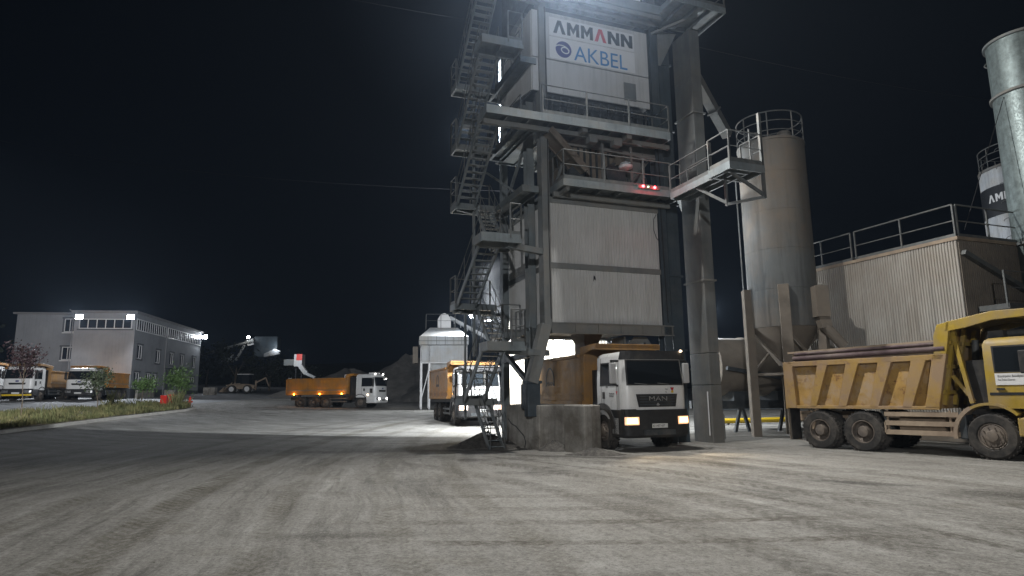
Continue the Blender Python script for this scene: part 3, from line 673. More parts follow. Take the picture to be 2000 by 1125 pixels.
landing(-2.6, -1.35, 1.75, 2.75, 1.72, [[(-2.58, 1.75), (-2.58, 2.72), (-1.4, 2.72)]])
landing(-2.62, -1.32, -1.0, -.15, 3.5, [[(-1.8, -.98), (-1.34, -.98), (-1.34, -.2)]], .26)
for z in (5.2, 9.05, 11.4, 13.9):
    landing(-2.62, -1.0, 2.65, 3.4, z, [[(-2.6, 2.7), (-2.6, 3.38), (-1.02, 3.38)]])
landing(-2.8, -1.4, -1.0, -.15, 7.0, [[(-1.8, -.98), (-1.42, -.98), (-1.42, -.2)]], .26)
landing(-2.75, -1.25, -1.0, -.15, 13.9, [[(-1.8, -.98), (-1.28, -.98)]], .26)
for z in (9.05, 11.4, 13.9):
    landing(-1.0, -.38, -.1, 3.4, z, [[(-.98, 0), (-.98, 2.6)]] if z > 9.1 else [])
mb = MB()
mb.bar((-1.82, 2.9, 3.3), (-1.82, 2.9, 16), .09)
mb.bar((-2.6, 3.0, 4.95), (-.2, 3.6, 4.95), .12).bar((-2.5, 2.9, 8.9), (-.2, 3.9, 8.9), .12).bar((-1.8, -.6, 6.75), (-.05, .1, 6.75), .2).bar((-1.8, -.6, 3.25), (-.1, .05, 3.25), .2)
mb.bar((-1.4, 2.9, 9.0), (-.3, 2.9, 7.6), .09).bar((-.32, 3.9, 9), (-.32, 1.2, 11.2), .1).bar((-1.2, 3.2, 10.6), (-.32, 1.2, 9.0), .07).bar((-2.1, 3.1, 5.1), (-2.1, 3.1, 1.0), .08)
mb
mb.build('stair_support', S, ST)
railing([(-.32, 2.0), (-1.0, 2.0), (-1.0, 3.2)], 4.1, parent=ST, name='landing_rail'); deck(-1.02, -.3, 1.95, 3.4, 4.1, 'landing', parent=ST)
# floodlights on the tower
fl = part(MB().box(-1.8, -1.4, 4.45, 4.6, 12.95, 13.3).bar((-1.6, 3.3, 13.75), (-1.6, 4.5, 13.3), .06), 'floodlight', DK)  # fixture added for the rear spot, tucked behind the stair
MB().box(-1.77, -1.43, 4.6, 4.62, 12.98, 13.27).build('floodlight_lens', M['lampw'], fl)
fl = part(MB().box(-.6, -.1, -2.1, -1.9, 16.05, 16.4).bar((-.35, -1.0, 16.3), (-.35, -1.95, 16.3), .08), 'floodlight', DK)
MB().box(-.57, -.13, -2.13, -2.10, 16.08, 16.37).build('floodlight_lens', M['lampw'], fl)
# ------------------------------------------------------------ bucket elevator and its chutes
E_ = thing('bucket_elevator', 'tall dusty rectangular elevator casing standing right of the mixing tower, up to a platform', 'bucket elevator', TO, YAW)
mb = MB(); z0 = -.1
for z1 in (2.15, 3.3, 6.0, 9.4, 12.6, 16.1):
    mb.box(5.95, 6.42, -.68, .42, z0, z1-.03); z0 = z1
mb.build('casing', M['shaft'], E_, bev=.012)
for z in (6.0, 9.4, 12.6): MB().box(5.89, 6.48, -.74, .48, z-.05, z+.01).build('flange', M['steel2'], E_)
for z in (2.15, 3.3): MB().box(5.97, 6.40, -.66, .40, z-.04, z).build('joint', M['dark'], E_)
MB().box(6.42, 6.62, -.5, .1, .2, 1.1).build('boot_hatch', M['steel2'], E_)
mb = MB(); mb.tube((5.9, -.55, .35), (5.9, -.55, 1.9), .02, 6); mb.build('conduit', M['upvc'], E_)
MB().bar((6.43, -.1, 14.7), (8.95, 1.0, 12.7), .36, .36).bar((7.9, .5, 13.45), (7.95, .52, 13.4), .46, .46).build('filler_chute', M['shaft'], E_)
MB().bar((5.55, .9, 10.95), (8.2, 3.0, 9.3), .14).build('screw_tube', M['rail'], E_)

# ------------------------------------------------------------ filler silo on legs
sc_ = Vector((11.1, 26.0, 0))
SI = thing('filler_silo', 'dust stained grey cylindrical silo on square legs with a round guard rail on top', 'silo', sc_)
r = 1.33
MB().lathe([(r, 4.4), (r, 12.05), (r+.03, 12.06), (r+.03, 12.14), (r-.05, 12.2), (.3, 12.42)], 56).build('shell', M['beige'], SI, smooth=True)
MB().lathe([(.35, 2.9), (r-.02, 4.39)], 40).build('cone', M['pipe'], SI, smooth=True)
mb = MB()
def P2(a, rr, z): return (rr*math.cos(R(a)), rr*math.sin(R(a)), z)
leg_a = (176, 249, 318, 70)
for a in leg_a:
    d = Vector(P2(a, 1, 0)); t = Vector((-d.y, d.x, 0)); q = d*(r+.10); mb = MB()
    mb.add([q+t*sx*.2+d*sy*.16+Vector((0, 0, z)) for z in (-.1, 5.9, 6.0) for sx, sy in ((-1, -1), (1, -1), (1, 1), (-1, 1)) ], [(k*4+i, k*4+(i+1) % 4, k*4+4+(i+1) % 4, k*4+4+i) for k in (0, 1) for i in range(4)]+[(8, 9, 10, 11)])
    mb.build('leg', M['pipe'], SI, bev=.015)
mb = MB()
for a, b in zip(leg_a, leg_a[1:]+leg_a[:1]):
    mb.bar(P2(a, r+.05, 4.25), P2(b, r+.05, 2.6), .09); mb.bar(P2(a, r+.05, 2.55), P2(b, r+.05, 2.55), .09)
mb.build('leg_brace', M['pipe'], SI)
mb = MB(); n = 40
for z, rad in ((13.25, .028), (12.85, .02), (12.45, .02)):
    mb.path([P2(360*i/n, r-.02, z) for i in range(n+1)], rad, 6)
for a in range(20, 380, 45): mb.tube(P2(a, r-.02, 12.1), P2(a, r-.02, 13.25), .028, 6)
mb.build('guard_rail', M['rail'], SI)
MB().lathe([(.3, 12.3), (.3, 12.5), (.22, 12.6), (.05, 12.64)], 16, P2(-60, .7, 0)).build('vent', M['beige'], SI, smooth=True)
for z in (5.9, 7.5, 9.1, 10.7): MB().lathe([(r-.01, z), (r+.008, z+.006), (r+.008, z+.024), (r-.01, z+.03)], 56, close=True).build('weld_seam', M['beige'], SI, smooth=True)
mb = MB(); q = Vector(P2(302, r+.25, 0))
mb.box(q.x-.22, q.x+.28, q.y-.25, q.y+.25, 4.7, 5.9); mb.bar((q.x, q.y, 5.0), (q.x+.15, q.y, 4.3), .4); mb.tube((q.x+.1, q.y, 4.4), (q.x+.75, q.y-.1, 3.55), .20, 14)
mb.build('loading_spout', M['pipe'], SI)
mb = MB(); mb.tube(P2(160, r+.15, 4.5), P2(160, r+.15, 11), .03, 6); mb.build('cable_conduit', M['rail'], SI)

# ------------------------------------------------------------ dryer drum
DR = thing('dryer_drum', 'big dusty dryer drum lying on a steel frame behind the silo legs', 'drum', (11.3, 29.9, 0), R(14))
MB().lathe([(1.32, -2.6), (1.32, 6)], 40, (0, 0, 3.0), 'x').build('shell', M['pipe'], DR, smooth=True)
MB().lathe([(1.5, .9), (1.52, .95), (1.52, 1.25), (1.5, 1.3)], 40, (0, 0, 3.0), 'x').build('riding_ring', M['dark'], DR, smooth=True)
MB().lathe([(1.36, -.9), (1.36, -.8)], 40, (0, 0, 3.0), 'x').build('band', M['pipe'], DR)
mb = MB().box(-3, 6, -1.0, -.8, 1.15, 1.5).box(-3, 6, .8, 1.0, 1.15, 1.5)
for x in (-1.6, .6, 2.8): mb.bar((x-.35, -.9, 0), (x, -.9, 1.2), .12).bar((x+.45, -.9, 0), (x+.1, -.9, 1.2), .12).box(x-.4, x+.4, -1.1, 1.1, 1.5, 1.9)
mb.bar((-2.5, -1.5, 2.9), (1.9, -1.55, 2.2), .16); mb.box(1.6, 2.6, -1.45, -.9, 1.5, 2.5)
mb.build('frame', M['dark'], DR)
gp = MB().tube((10.6, 33.4, .42), (18, 35.5, .42), .13, 12).build('gas_pipe', M['yp'], smooth=True)
for k in range(5): pass
mb = MB()
for k in range(5):
    x = 11+k*1.7; y = 33.4+(x-10.6)*.287; mb.box(x-.05, x+.05, y-.05, y+.05, -.05, .30)
mb.tube((10.6, 33.2, 1.0), (18, 35.3, 1.0), .03, 6)
mb.build('pipe_stand', M['dark'], gp)
tag(gp, 'yellow gas pipe on low stands behind the dryer drum', 'pipe')

# ------------------------------------------------------------ white annex lit up behind the loading bay
AN = thing('white_annex', 'cream clad annex wall glowing under a lamp behind the loading bay', 'annex', TO, YAW)
MB().box(2.55, 7.6, 9.56, 10.8, -.1, 5.6).build('wall', M['cream'], AN)
mb = MB(); mb.corr((2.5, 9.52, .1), (1, 0, 0), 5.1, 5.5, (0, -1, 0), .2, .025); mb.build('cladding', M['cream'], AN)
fl = MB().box(1.0, 1.4, 9.95, 10.05, 5.5, 5.7).bar((1.2, 10, 5.6), (2.6, 10.2, 5.55), .06).build('floodlight', DK, AN); MB().box(1.03, 1.37, 10.05, 10.06, 5.52, 5.68).build('floodlight_lens', M['lampw'], fl)  # fixture added on an arm for the ground patch lamp
ll = MB().box(3.6, 4.2, 7.5, 7.7, 4.38, 4.5).build('bay_floodlight', DK, T); MB().box(3.65, 4.15, 7.53, 7.67, 4.365, 4.38).build('floodlight_lens', M['lampw'], ll)

# ------------------------------------------------------------ baghouse
BH = thing('baghouse', 'long ribbed filter house with a railed roof behind the yellow tipper', 'filter house', TO, YAW)
MB().box(13.06, 21, -5.24, 1.9, .1, 6.95).build('wall', M['pipe'], BH)
mb = MB(); mb.corr((13.0, 1.9, .6), (0, -1, 0), 7.2, 6.35, (-1, 0, 0), .105, .035); mb.build('ribbed_cladding', M['ribbed'], BH)
mb = MB(); mb.corr((13.0, -5.3, .6), (1, 0, 0), 8, 6.35, (0, -1, 0), .105, .03); mb.build('ribbed_cladding', M['pipe'], BH)
MB().box(12.93, 21.05, -5.38, 1.95, 6.95, 7.07).build('roof', M['oldy'], BH)
rl = [[(12.98, 1.9), (12.98, -1.1)], [(12.98, -1.3), (12.98, -5.3)], [(13.1, -5.33), (21, -5.33)]]
for a in rl: railing(a, 7.06, 1.15, .0, 'roof_rail', 1.7, 1, BH, M['rail'], .03)
mb = MB()
for a in rl: mb.bar((*a[0], 7.12), (*a[1], 7.12), .03, .12)
mb.tube((13.4, 1.6, 7.25), (13.4, -5, 7.25), .03, 6)
mb.build('kick_rail', M['rail'], BH)
deck(13.5, 19, -6.4, -5.4, 4.6, 'platform', .15, M['rail'], parent=BH); railing([(13.4, -6.4), (19, -6.4)], 4.6, 1.1, 0, 'platform_rail', 1.7, 1, BH)
mb = MB().bar((13.1, -5.42, 6.5), (17.6, -5.5, 4.7), .16).bar((14, -5.8, 0), (14, -5.8, 4.5), .15).bar((17.5, -5.8, 0), (17.5, -5.8, 4.5), .15).bar((14.3, -5.42, 4.4), (16, -5.6, 2.6), .2); mb.build('brace', M['rail'], BH)
mb = MB().box(14.0, 16.5, -5.36, -5.3, .4, 4.2); mb.build('hopper_door', DK, BH)

# ------------------------------------------------------------ exhaust stack
SK = thing('exhaust_stack', 'wide galvanised steel exhaust stack with flanged joints at the right edge', 'chimney', (19.35, 22.4, 0))
prof = [(1.08, .0), (1.08, 14.75)]
MB().lathe(prof, 64).build('shell', M['galv'], SK, smooth=True)
for i, z in enumerate((6.95, 12.62, 14.75)):
    MB().lathe([(1.07, z), (1.17, z), (1.17, z+.09), (1.07, z+.09)], 64, close=True).build('flange', M['steel2'], SK)
mb = MB(); mb.path([P2(143, 1.08, 14.3), P2(143, 1.17, 14.2), P2(143, 1.08, 14.1)], .025, 6); mb.build('lifting_eye', M['rail'], SK)
mb = MB(); q = P2(228, 1.12, 0); mb.box(q[0]-.12, q[0]+.12, q[1]-.12, q[1]+.12, 8.3, 9.1); mb.build('sensor_box', M['steel2'], SK)
mb = MB().tube(P2(190, 1.1, 12.5), (-3.7, -.9, 7.3), .012, 5); mb.build('guy_wire', M['cable'], SK)

# ------------------------------------------------------------ bitumen silo far right
fs = Vector((29.4, 35.0, 0))
FS = thing('far_silo', 'white ribbed storage silo with a black lettered band, behind the exhaust stack', 'silo', fs)
r2 = 2.15
mb = MB(); n = 64
prof = []
vs = []
for k in range(n*2):
    rr = r2 if k % 2 else r2+.025
    if (k//2) % 4 == 0: rr = r2-.03
    a = 2*math.pi*k/(n*2); vs.append((rr*math.cos(a), rr*math.sin(a)))
mb.prism(vs, 'z', 2, 14.2); mb.build('shell', M['hop'], FS)
MB().lathe([(r2+.05, 11.45), (r2+.05, 13.15)], 64, close=True).build('band', M['ink'], FS, smooth=True)
MB().lathe([(r2+.06, 14.15), (r2+.06, 14.3), (.5, 14.6)], 48).build('cap', M['beige'], FS, smooth=True)
mb = MB()
for z, rad in ((15.5, .03), (15.1, .022), (14.7, .022)): mb.path([P2(9*i, r2-.05, z) for i in range(41)], rad, 6)
for a in range(0, 360, 30): mb.tube(P2(a, r2-.05, 14.2), P2(a, r2-.05, 15.5), .03, 6)
mb.build('guard_rail', M['rail'], FS)
mb = MB()
for k in (-.25, .25):
    d = P2(212, r2+.2, 0); t = (-math.sin(R(212))*k, math.cos(R(212))*k); mb.tube((d[0]+t[0], d[1]+t[1], 2), (d[0]+t[0], d[1]+t[1], 16.2), .03, 6)
for i in range(46):
    d = P2(212, r2+.2, 2+.3*i); mb.tube((d[0]+math.sin(R(212))*.25, d[1]-math.cos(R(212))*.25, d[2]), (d[0]-math.sin(R(212))*.25, d[1]+math.cos(R(212))*.25, d[2]), .015, 5)
for i in range(12):
    z = 4+i; mb.path([P2(212+q*2.2, r2+.2+.55*math.cos(R(q*15)), z) for q in range(-6, 7)], .018, 5)
mb.build('caged_ladder', M['rail'], FS)
u = 0
for i, ch in enumerate('VMMVNN'):
    mb = MB()
    for pl_ in GL[ch]:
        q = [P2(176+math.degrees((u+x*.42)/r2), r2+.062, 12.25+y*.44) for x, y in pl_]; q2 = [P2(176+math.degrees((u+x*.42)/r2), r2+.07, 12.25+y*.44) for x, y in pl_]
        n = len(q); mb.add(q+q2, [tuple(range(n, 2*n))]+[(k, (k+1) % n, n+(k+1) % n, n+k) for k in range(n)])
    mb.build('letter', M['poster'], FS); u += .48

# ------------------------------------------------------------ feed hopper in the background
HP = thing('feed_hopper', 'bluish white feed hopper with a domed cover on tall legs, lit behind the steel stair', 'hopper', (-6.1, 57, terr(-6, 57)), R(9))
zb = terr(-6, 57)
def frust(mb, a, b):   # a,b = (x0,x1,y0,y1,z)
    def c(t): return [(t[0], t[2], t[4]), (t[1], t[2], t[4]), (t[1], t[3], t[4]), (t[0], t[3], t[4])]
    return mb.add(c(a)+c(b), [(3, 2, 1, 0), (4, 5, 6, 7)]+[(i, (i+1) % 4, 4+(i+1) % 4, 4+i) for i in range(4)])
mb = MB(); frust(mb, (-2.2, 2.1, -.9, 2.5, 5.55), (-2.2, 2.1, -.9, 2.5, 6.3)); frust(mb, (-2.15, 2.05, -.85, 2.45, 6.3), (-1.25, 1.2, .1, 1.6, 7.15))
mb.build('upper_bin', M['hop'], HP, bev=.02)
mb = MB(); frust(mb, (-.9, .9, -.1, 1.4, 2.9), (-1.9, 1.8, -.8, 2.3, 5.5)); mb.build('lower_cone', M['hop'], HP)
mb = MB()
for x in (-1.45, -.7, .05, .8, 1.5): mb.bar((x, -.93, 5.55), (x, -.93, 6.3), .05)
mb.box(-2.26, 2.16, -.96, -.9, 5.86, 5.92); mb.build('seam', M['steel2'], HP)
mb = MB(); mb.box(-2.05, 1.95, -.83, -.78, 4.0, 5.5); mb.build('skirt', M['hop'], HP)
mb = MB()
for x in (-2.0, -1.3, 1.9):
    for y in (-.75, 2.2): mb.bar((x, y, -.2), (x, y, 5.5), .16)
mb.bar((-2, -.75, .8), (-1.3, -.75, 3.6), .07).bar((-2.05, -.75, 4.0), (1.95, -.75, 4.0), .12)
mb.build('leg', M['upvc'], HP)
mb = MB().prism([(-.55, 7.15), (-.55, 7.95), (-.3, 8.35), (.0, 8.48), (.35, 8.35), (.6, 7.9), (.6, 7.15)], 'y', .2, 1.4); mb.build('domed_cover', M['poster'], HP)
railing([(-1.6, 0), (1.0, 0), (1.0, 1.7)], 7.2, 1.15, 0, 'roof_rail', 1.1, 1, HP); railing([(-1.6, 0), (-1.6, 1.7)], 7.2, 1.15, 0, 'roof_rail', 1.1, 1, HP)
cv = MB().bar((.5, .6, 8.0), (5.0, .6, 5.6), .5, .1).bar((.5, .3, 8.15), (5.0, .3, 5.75), .05, .22).bar((.5, .9, 8.15), (5.0, .9, 5.75), .05, .22)
for i in range(7): cv.bar((.9+i*.6, .3, 8.02-i*.32), (.9+i*.6, .3, 7.5-i*.32), .06)
cv.build('conveyor', M['hop'], HP)
mb = MB().box(-2.75, -2.3, 0, 2, 4.0, 5.45); mb.build('side_box', M['pipe'], HP)
lp = MB().bar((2.45, .2, 6.6), (2.45, .2, 8.1), .06).box(2.25, 2.65, -.05, .15, 8.05, 8.4).build('lamp_mast', DK, HP)
MB().lathe([(.17, -.02), (.17, 0)], 14, (2.45, -.06, 8.22), 'y').build('lamp_lens', emit('mast_lamp_lens', (.9, .96, 1), 160), lp)
lamp('hopper_lamp', 'SPOT', (-3.65, 56.9, zb+8.25), 6000, COOL, (-6, 30, 0), .1, spot_size=R(150), spot_blend=.3)
# unseen lamp added behind the dryer drum to light its top
lamp('drum_fill', 'POINT', (10.5, 33.6, 6.2), 2200, COOL, None, .15)

# ------------------------------------------------------------ quarry plant on the slope far behind
QP = thing('screening_plant', 'floodlit quarry screening plant with a long rising conveyor on the dark slope', 'screening plant', (-60, 150, 8), R(8))
mb = MB().box(-.6, 4.6, 0, 4, 3.4, 8.2); mb.build('screen_house', M['navy'], QP)
mb = MB().prism([(2.0, 3.3), (5.6, 4.0), (5.6, 4.8), (4.3, 5.2), (2.0, 4.1)], 'y', -1.2, -.1); mb.build('outlet', M['hop'], QP)
mb = MB().bar((-12, -.6, 3.6), (-.5, -.6, 7.0), .9, .12).bar((-12, -1.0, 3.9), (-.5, -1.0, 7.3), .06, .35).bar((-22, 1, 2.2), (-12, 1, .6), .9, .2); mb.build('conveyor', M['steel2'], QP)
mb = MB().bar((-2.5, -.6, 6.2), (-4.3, -.6, 2.6), .45).bar((-2.0, -.6, 6.6), (-.6, -.6, 6.9), .5, 1.4); mb.build('chute', M['hop'], QP)
MB().box(-7.4, -5.2, -1, 1, 2.3, 4.2).build('drive_cabin', M['hop'], QP)
mb = MB()
for x in (-.4, 4.4, 3.4): mb.bar((x, 0, -5), (x, 0, 3.4), .22)
mb.bar((-.4, 0, -.5), (4.4, 0, 3), .12).bar((-3, 0, 2.3), (2, 0, 2.9), .15); mb.build('support', DK, QP)
a_ = MB().box(-2.0, -1.2, -1.3, -1.1, 7.6, 8.3).bar((-1.6, -.8, 7.0), (-1.6, -1.2, 7.9), .12).build('floodlight', DK, QP)
MB().lathe([(.28, -.02), (.28, 0)], 14, (-1.6, -1.32, 7.95), 'y').build('floodlight_lens', M['lampb'], a_)
qm = Matrix.Translation((-60, 150, 8)) @ Matrix.Rotation(R(8), 4, 'Z')
lamp('quarry_lamp', 'POINT', qm @ Vector((-1.6, -2.0, 8.0)), 220, COOL, None, .3)
lamp('quarry_spot', 'POINT', qm @ Vector((4.8, -1.7, 5.6)), 260, COOL, None, .2)
CH = thing('crusher_chute', 'small red and white crusher head with a curved chute behind the eight wheel tipper', 'crusher', (-27.2, 80, terr(-27, 80)))
MB().box(-.05, .95, 0, 1.2, 4.0, 5.5).build('body', M['hop'], CH); MB().box(.0, .14, .5, .64, -.2, 4).box(.7, .84, .5, .64, -.2, 4).build('support', M['ink'], CH)
MB().box(.25, .97, -.03, .0, 4.75, 5.52).build('red_panel', M['redp'], CH)
MB().bar((.7, .2, 4.1), (1.5, .2, 3.1), .55, .5).bar((1.5, .2, 3.1), (2.6, .2, 2.6), .5, .3).build('chute', M['hop'], CH)
MB().box(-1.4, -.07, .3, 1.0, 4.15, 4.9).build('motor_cover', M['steel2'], CH)
lamp('crusher_lamp', 'POINT', (-26.6, 77.5, terr(-27, 80)+5.4), 260, COOL, None, .15)
BL = thing('backhoe_loader', 'backhoe loader with pale wheel rims parked under the dark slope', 'backhoe loader', (-41.3, 98.9, terr(-41.3, 98.9)), R(182))
bz = 0
for x, rr in ((-.95, .62), (1.35, .6)):
    for y in (-.95, .75):
        w = MB().lathe([(rr*.6, -.15), (rr, -.12), (rr, .32), (rr*.6, .35)], 20, (x, y-.1, rr), 'y').build('wheel', M['tyre'], BL, smooth=True)
        MB().lathe([(rr*.2, -.17), (rr*.62, -.16), (rr*.62, .36), (rr*.2, .37)], 16, (x, y-.1, rr), 'y').build('rim', M['upvc'], w, smooth=True)
MB().prism([(-1.9, .7), (-1.9, 1.2), (-.2, 1.45), (.2, 1.6), (2.0, 1.2), (2.1, .8), (1.0, .6)], 'y', -.55, .55).prism([(.2, 1.35), (2.2, 1.15), (2.2, 1.25), (.2, 1.5)], 'y', -1.0, 1.0).build('body', M['oldy'], BL)
MB().prism([(-1.1, 1.4), (-1.05, 2.75), (.5, 2.8), (.75, 1.6), (.4, 1.4)], 'y', -.65, .65).build('cab', M['glass'], BL)
MB().box(-1.25, .65, -.8, .8, 2.8, 2.9).build('roof', M['upvc'], BL)
MB().bar((1.4, .6, 1.6), (2.6, .6, .5), .14).bar((1.4, -.6, 1.6), (2.6, -.6, .5), .14).prism([(2.5, .15), (2.5, .9), (3.2, .2)], 'y', -1.1, 1.1).build('front_loader', M['oldy'], BL)
MB().bar((-1.9, 0, .5), (-1.95, 0, 1.9), .22).bar((-2.0, 0, 1.6), (-3.4, 0, 2.3), .2).bar((-3.4, 0, 2.3), (-3.9, 0, 1.0), .16).build('rear_arm', M['oldy'], BL)
st = MB()
for i in range(2):
    for j in range(2): st.box(i*.75, i*.75+.72, -.5, .5, j*.5, j*.5+.48)
st = st.build('concrete_blocks', M['conc']); st.location = (-41.0, 86.0, terr(-41, 86)); st.rotation_euler = (0, 0, R(5))
tag(st, 'stack of pale concrete blocks at the far corner of the grey building', 'blocks')
# trees at the foot of the slope and left of the grey building
def bush(label, x, y, rx, h, seed, n=900):
    rd = random.Random(seed); t = thing('broad_tree', label, 'tree', (x, y, terr(max(x, -110), y)), 0, 'dark trees at the edge of the yard')
    MB().tube((0, 0, -.2), (.2, 0, h*.5), .22, 8, .12).tube((.1, 0, h*.3), (rx*.4, .3, h*.7), .1, 6, .04).tube((.1, 0, h*.3), (-rx*.4, -.2, h*.65), .1, 6, .04).build('trunk', M['bark'], t)
    cl = [(rd.uniform(-rx, rx)*.8, rd.uniform(-1.5, 1.5), h*rd.uniform(.3, .92), rd.uniform(.5, 1.1)) for i in range(16)]; mb = MB()
    for i in range(n):
        a, b, c, s = rd.choice(cl); q = Vector((a+rd.gauss(0, s), b+rd.gauss(0, s), c+rd.gauss(0, s*.8))); d = Vector((rd.gauss(0, 1), rd.gauss(0, 1), rd.gauss(0, 1))).normalized(); e = d.orthogonal().normalized(); f = d.cross(e); l = rd.uniform(.15, .4)
        mb.add([q-e*l, q+f*l*.6, q+e*l, q-f*l*.6], [(0, 1, 2, 3)])
    mb.build('crown', M['wood'], t)
for i, (x, y, rx, h) in enumerate(((-50, 116, 4, 8), (-44.5, 118, 3.6, 6.6), (-57, 120, 4.5, 9), (-62, 124, 4, 8), (-38.5, 120, 3, 4.6), (-55.5, 63, 3, 7), (-60, 70, 4, 9), (-66, 66, 4, 8))):
    bush(('dark tree in the row below the quarry plant' if i < 5 else 'dark tree in the night left of the grey building'), x, y, rx, h, 40+i)
# ------------------------------------------------------------ tipper trucks
class Cab:
    """cab-over body wrapped round a rounded-rectangle plan; s runs round the nose, 0 at its middle, + to the truck's right"""
    def __init__(s, xf=1.5, xr=-.4, hw=1.15, r=.26, rake=.16, zb=1.95, zt=3.1, bow=.05): s.__dict__.update(locals())
    def outline(s, z):
        t = max(0, min(1, (z-s.zb)/(s.zt-s.zb))); return s.xf-s.rake*t, s.hw-.05*t
    def pt(s, q, z, off=0):
        xf, hw = s.outline(z); r = s.r; sg = 1 if q >= 0 else -1; a = abs(q); fl = hw-r; al = r*math.pi/2
        if a <= fl: x, y, nx, ny = xf-s.bow*(a/fl)**2, a, 1, 0
        elif a <= fl+al:
            th = (a-fl)/r; x, y = xf-s.bow-r+r*math.cos(th), fl+r*math.sin(th); nx, ny = math.cos(th), math.sin(th)
        else: x, y, nx, ny = xf-s.bow-r-(a-fl-al), hw, 0, 1
        return (x+nx*off, -sg*(y+ny*off), z)
    def end(s, z): xf, hw = s.outline(z); return (hw-s.r)+s.r*math.pi/2+(xf-s.bow-s.r-s.xr)
    def side_s(s, x, z): xf, hw = s.outline(z); return (hw-s.r)+s.r*math.pi/2+(xf-s.bow-s.r-x)
    def shell(s, zs, insets=None):
        mb = MB(); n = 40; rows = []
        for k, z in enumerate(zs):
            e = s.end(min(z, s.zt)); ins = insets[k] if insets else 0
            rows.append([s.pt(-e+2*e*i/n, z, -ins) for i in range(n+1)])
            if ins: rows[-1] = [(x+(ins if i in (0, n) else 0), y, z_) for i, (x, y, z_) in enumerate(rows[-1])]
        m = n+1
        mb.add([p for r_ in rows for p in r_], [(k*m+i, k*m+i+1, (k+1)*m+i+1, (k+1)*m+i) for k in range(len(zs)-1) for i in range(n)]
               + [tuple(range(m-1, -1, -1)), tuple((len(zs)-1)*m+i for i in range(m))]+[(k*m+n, k*m, (k+1)*m, (k+1)*m+n) for k in range(len(zs)-1)])
        return mb
    def patch(s, a0, b0, z0, a1, b1, z1, off=.012, th=.012, n=14, m=2, mb=None):
        """raised plate on the cab skin between two (s,s,z) edges"""
        mb = mb or MB(); vs = []
        for o in (off, off-th):
            for j in range(m+1):
                t = j/m; a, b, z = a0+(a1-a0)*t, b0+(b1-b0)*t, z0+(z1-z0)*t
                vs += [s.pt(a+(b-a)*i/n, z, o) for i in range(n+1)]
        w = n+1; N = w*(m+1); fs = [(j*w+i, j*w+i+1, (j+1)*w+i+1, (j+1)*w+i) for j in range(m) for i in range(n)]
        for i in range(n): fs += [(i, i+1, N+i+1, N+i), (m*w+i, m*w+i+1, N+m*w+i+1, N+m*w+i)]
        for j in range(m): fs += [(j*w, (j+1)*w, N+(j+1)*w, N+j*w), (j*w+n, (j+1)*w+n, N+(j+1)*w+n, N+j*w+n)]
        return mb.add(vs, fs)

def wheel(parent, x, y, rad, width, out, dual=False, steer=0, hub='rear'):
    """out = -1/+1: the side the rim faces"""
    w = width*(2.15 if dual else 1); rr = rad*.56; e = out
    prof = [(rr, w*.5-.02), (rr+.03, w*.5+.01), (rad*.9, w*.5+.015), (rad*.985, w*.5-.03)]
    k = 6
    body = [(rad*(1 if i % 2 else .965), w*.5-.05-(w-.1)*i/(2*k)) for i in range(2*k+1)]
    if dual: body = [(rad*(1 if i % 2 else .965), w*.5-.05-(width-.09)*i/(2*k)) for i in range(2*k+1)]+[(rad*.86, .02), (rad*.86, -.02)]+[(rad*(1 if i % 2 else .965), -.06-(width-.09)*i/(2*k)) for i in range(2*k+1)]
    prof = prof+body+[(rad*.985, -w*.5+.03), (rad*.9, -w*.5-.015), (rr, -w*.5)]
    t = MB().lathe([(a, b*e) for a, b in prof], 36, (0, 0, 0), 'y', close=True)
    # tread lugs
    for i in range(30):
        th = 2*math.pi*i/30; c = Vector((math.cos(th)*rad, 0, math.sin(th)*rad)); d = Vector((-math.sin(th), 0, math.cos(th)))
        for sgn in (-1, 1):
            yy = sgn*w*.36*1.0; t.bar(c*1.003+Vector((0, yy-w*.11, 0))+d*.012*sgn, c*1.003+Vector((0, yy+w*.11, 0))-d*.02*sgn, .055, .03, (c.x, 0, c.z))
    o = t.build('wheel', M['tyre'], parent, (x, y, rad), smooth=True); o.rotation_euler = (0, 0, steer)
    if hub == 'front': rp = [(rr*1.02, w*.42), (rr*.95, w*.48), (rr*.86, w*.40), (rr*.80, w*.50), (rr*.55, w*.52), (rr*.45, w*.56), (rr*.40, w*.66), (rr*.2, w*.70), (.0, w*.70)]
    else: rp = [(rr*1.02, w*.5), (rr*.95, w*.5), (rr*.88, w*.28), (rr*.62, w*.18), (rr*.55, w*.2), (rr*.5, w*.46), (rr*.44, w*.52), (.0, w*.54)]
    m = MB().lathe([(a, b*e) for a, b in rp], 28, (0, 0, 0), 'y', close=True)
    for i in range(10):
        th = 2*math.pi*i/10; q = rr*(.67 if hub == 'front' else .72); h = w*(.52 if hub == 'front' else .22)*e; m.tube((q*math.cos(th), h, q*math.sin(th)), (q*math.cos(th), h+.05*e, q*math.sin(th)), .02, 6)
    m.build('rim', M['rim'], o, smooth=True)
    return o

def arch(parent, x, y0, y1, r, a0, a1, m, z, th=.05, name='mudguard', lip=True):
    mb = MB(); n = 18; vs = []
    for rr in (r, r+th):
        for i in range(n+1):
            a = R(a0+(a1-a0)*i/n)
            for y in (y0, y1): vs.append((x+rr*math.cos(a), y, z+rr*math.sin(a)))
    w = 2*(n+1); fs = []
    for i in range(n): fs += [(2*i, 2*i+1, 2*i+3, 2*i+2), (w+2*i, w+2*i+1, w+2*i+3, w+2*i+2), (2*i, 2*i+2, w+2*i+2, w+2*i), (2*i+1, 2*i+3, w+2*i+3, w+2*i+1)]
    fs += [(0, 1, w+1, w), (2*n, 2*n+1, w+2*n+1, w+2*n)]
    return mb.add(vs, fs).build(name, m, parent)

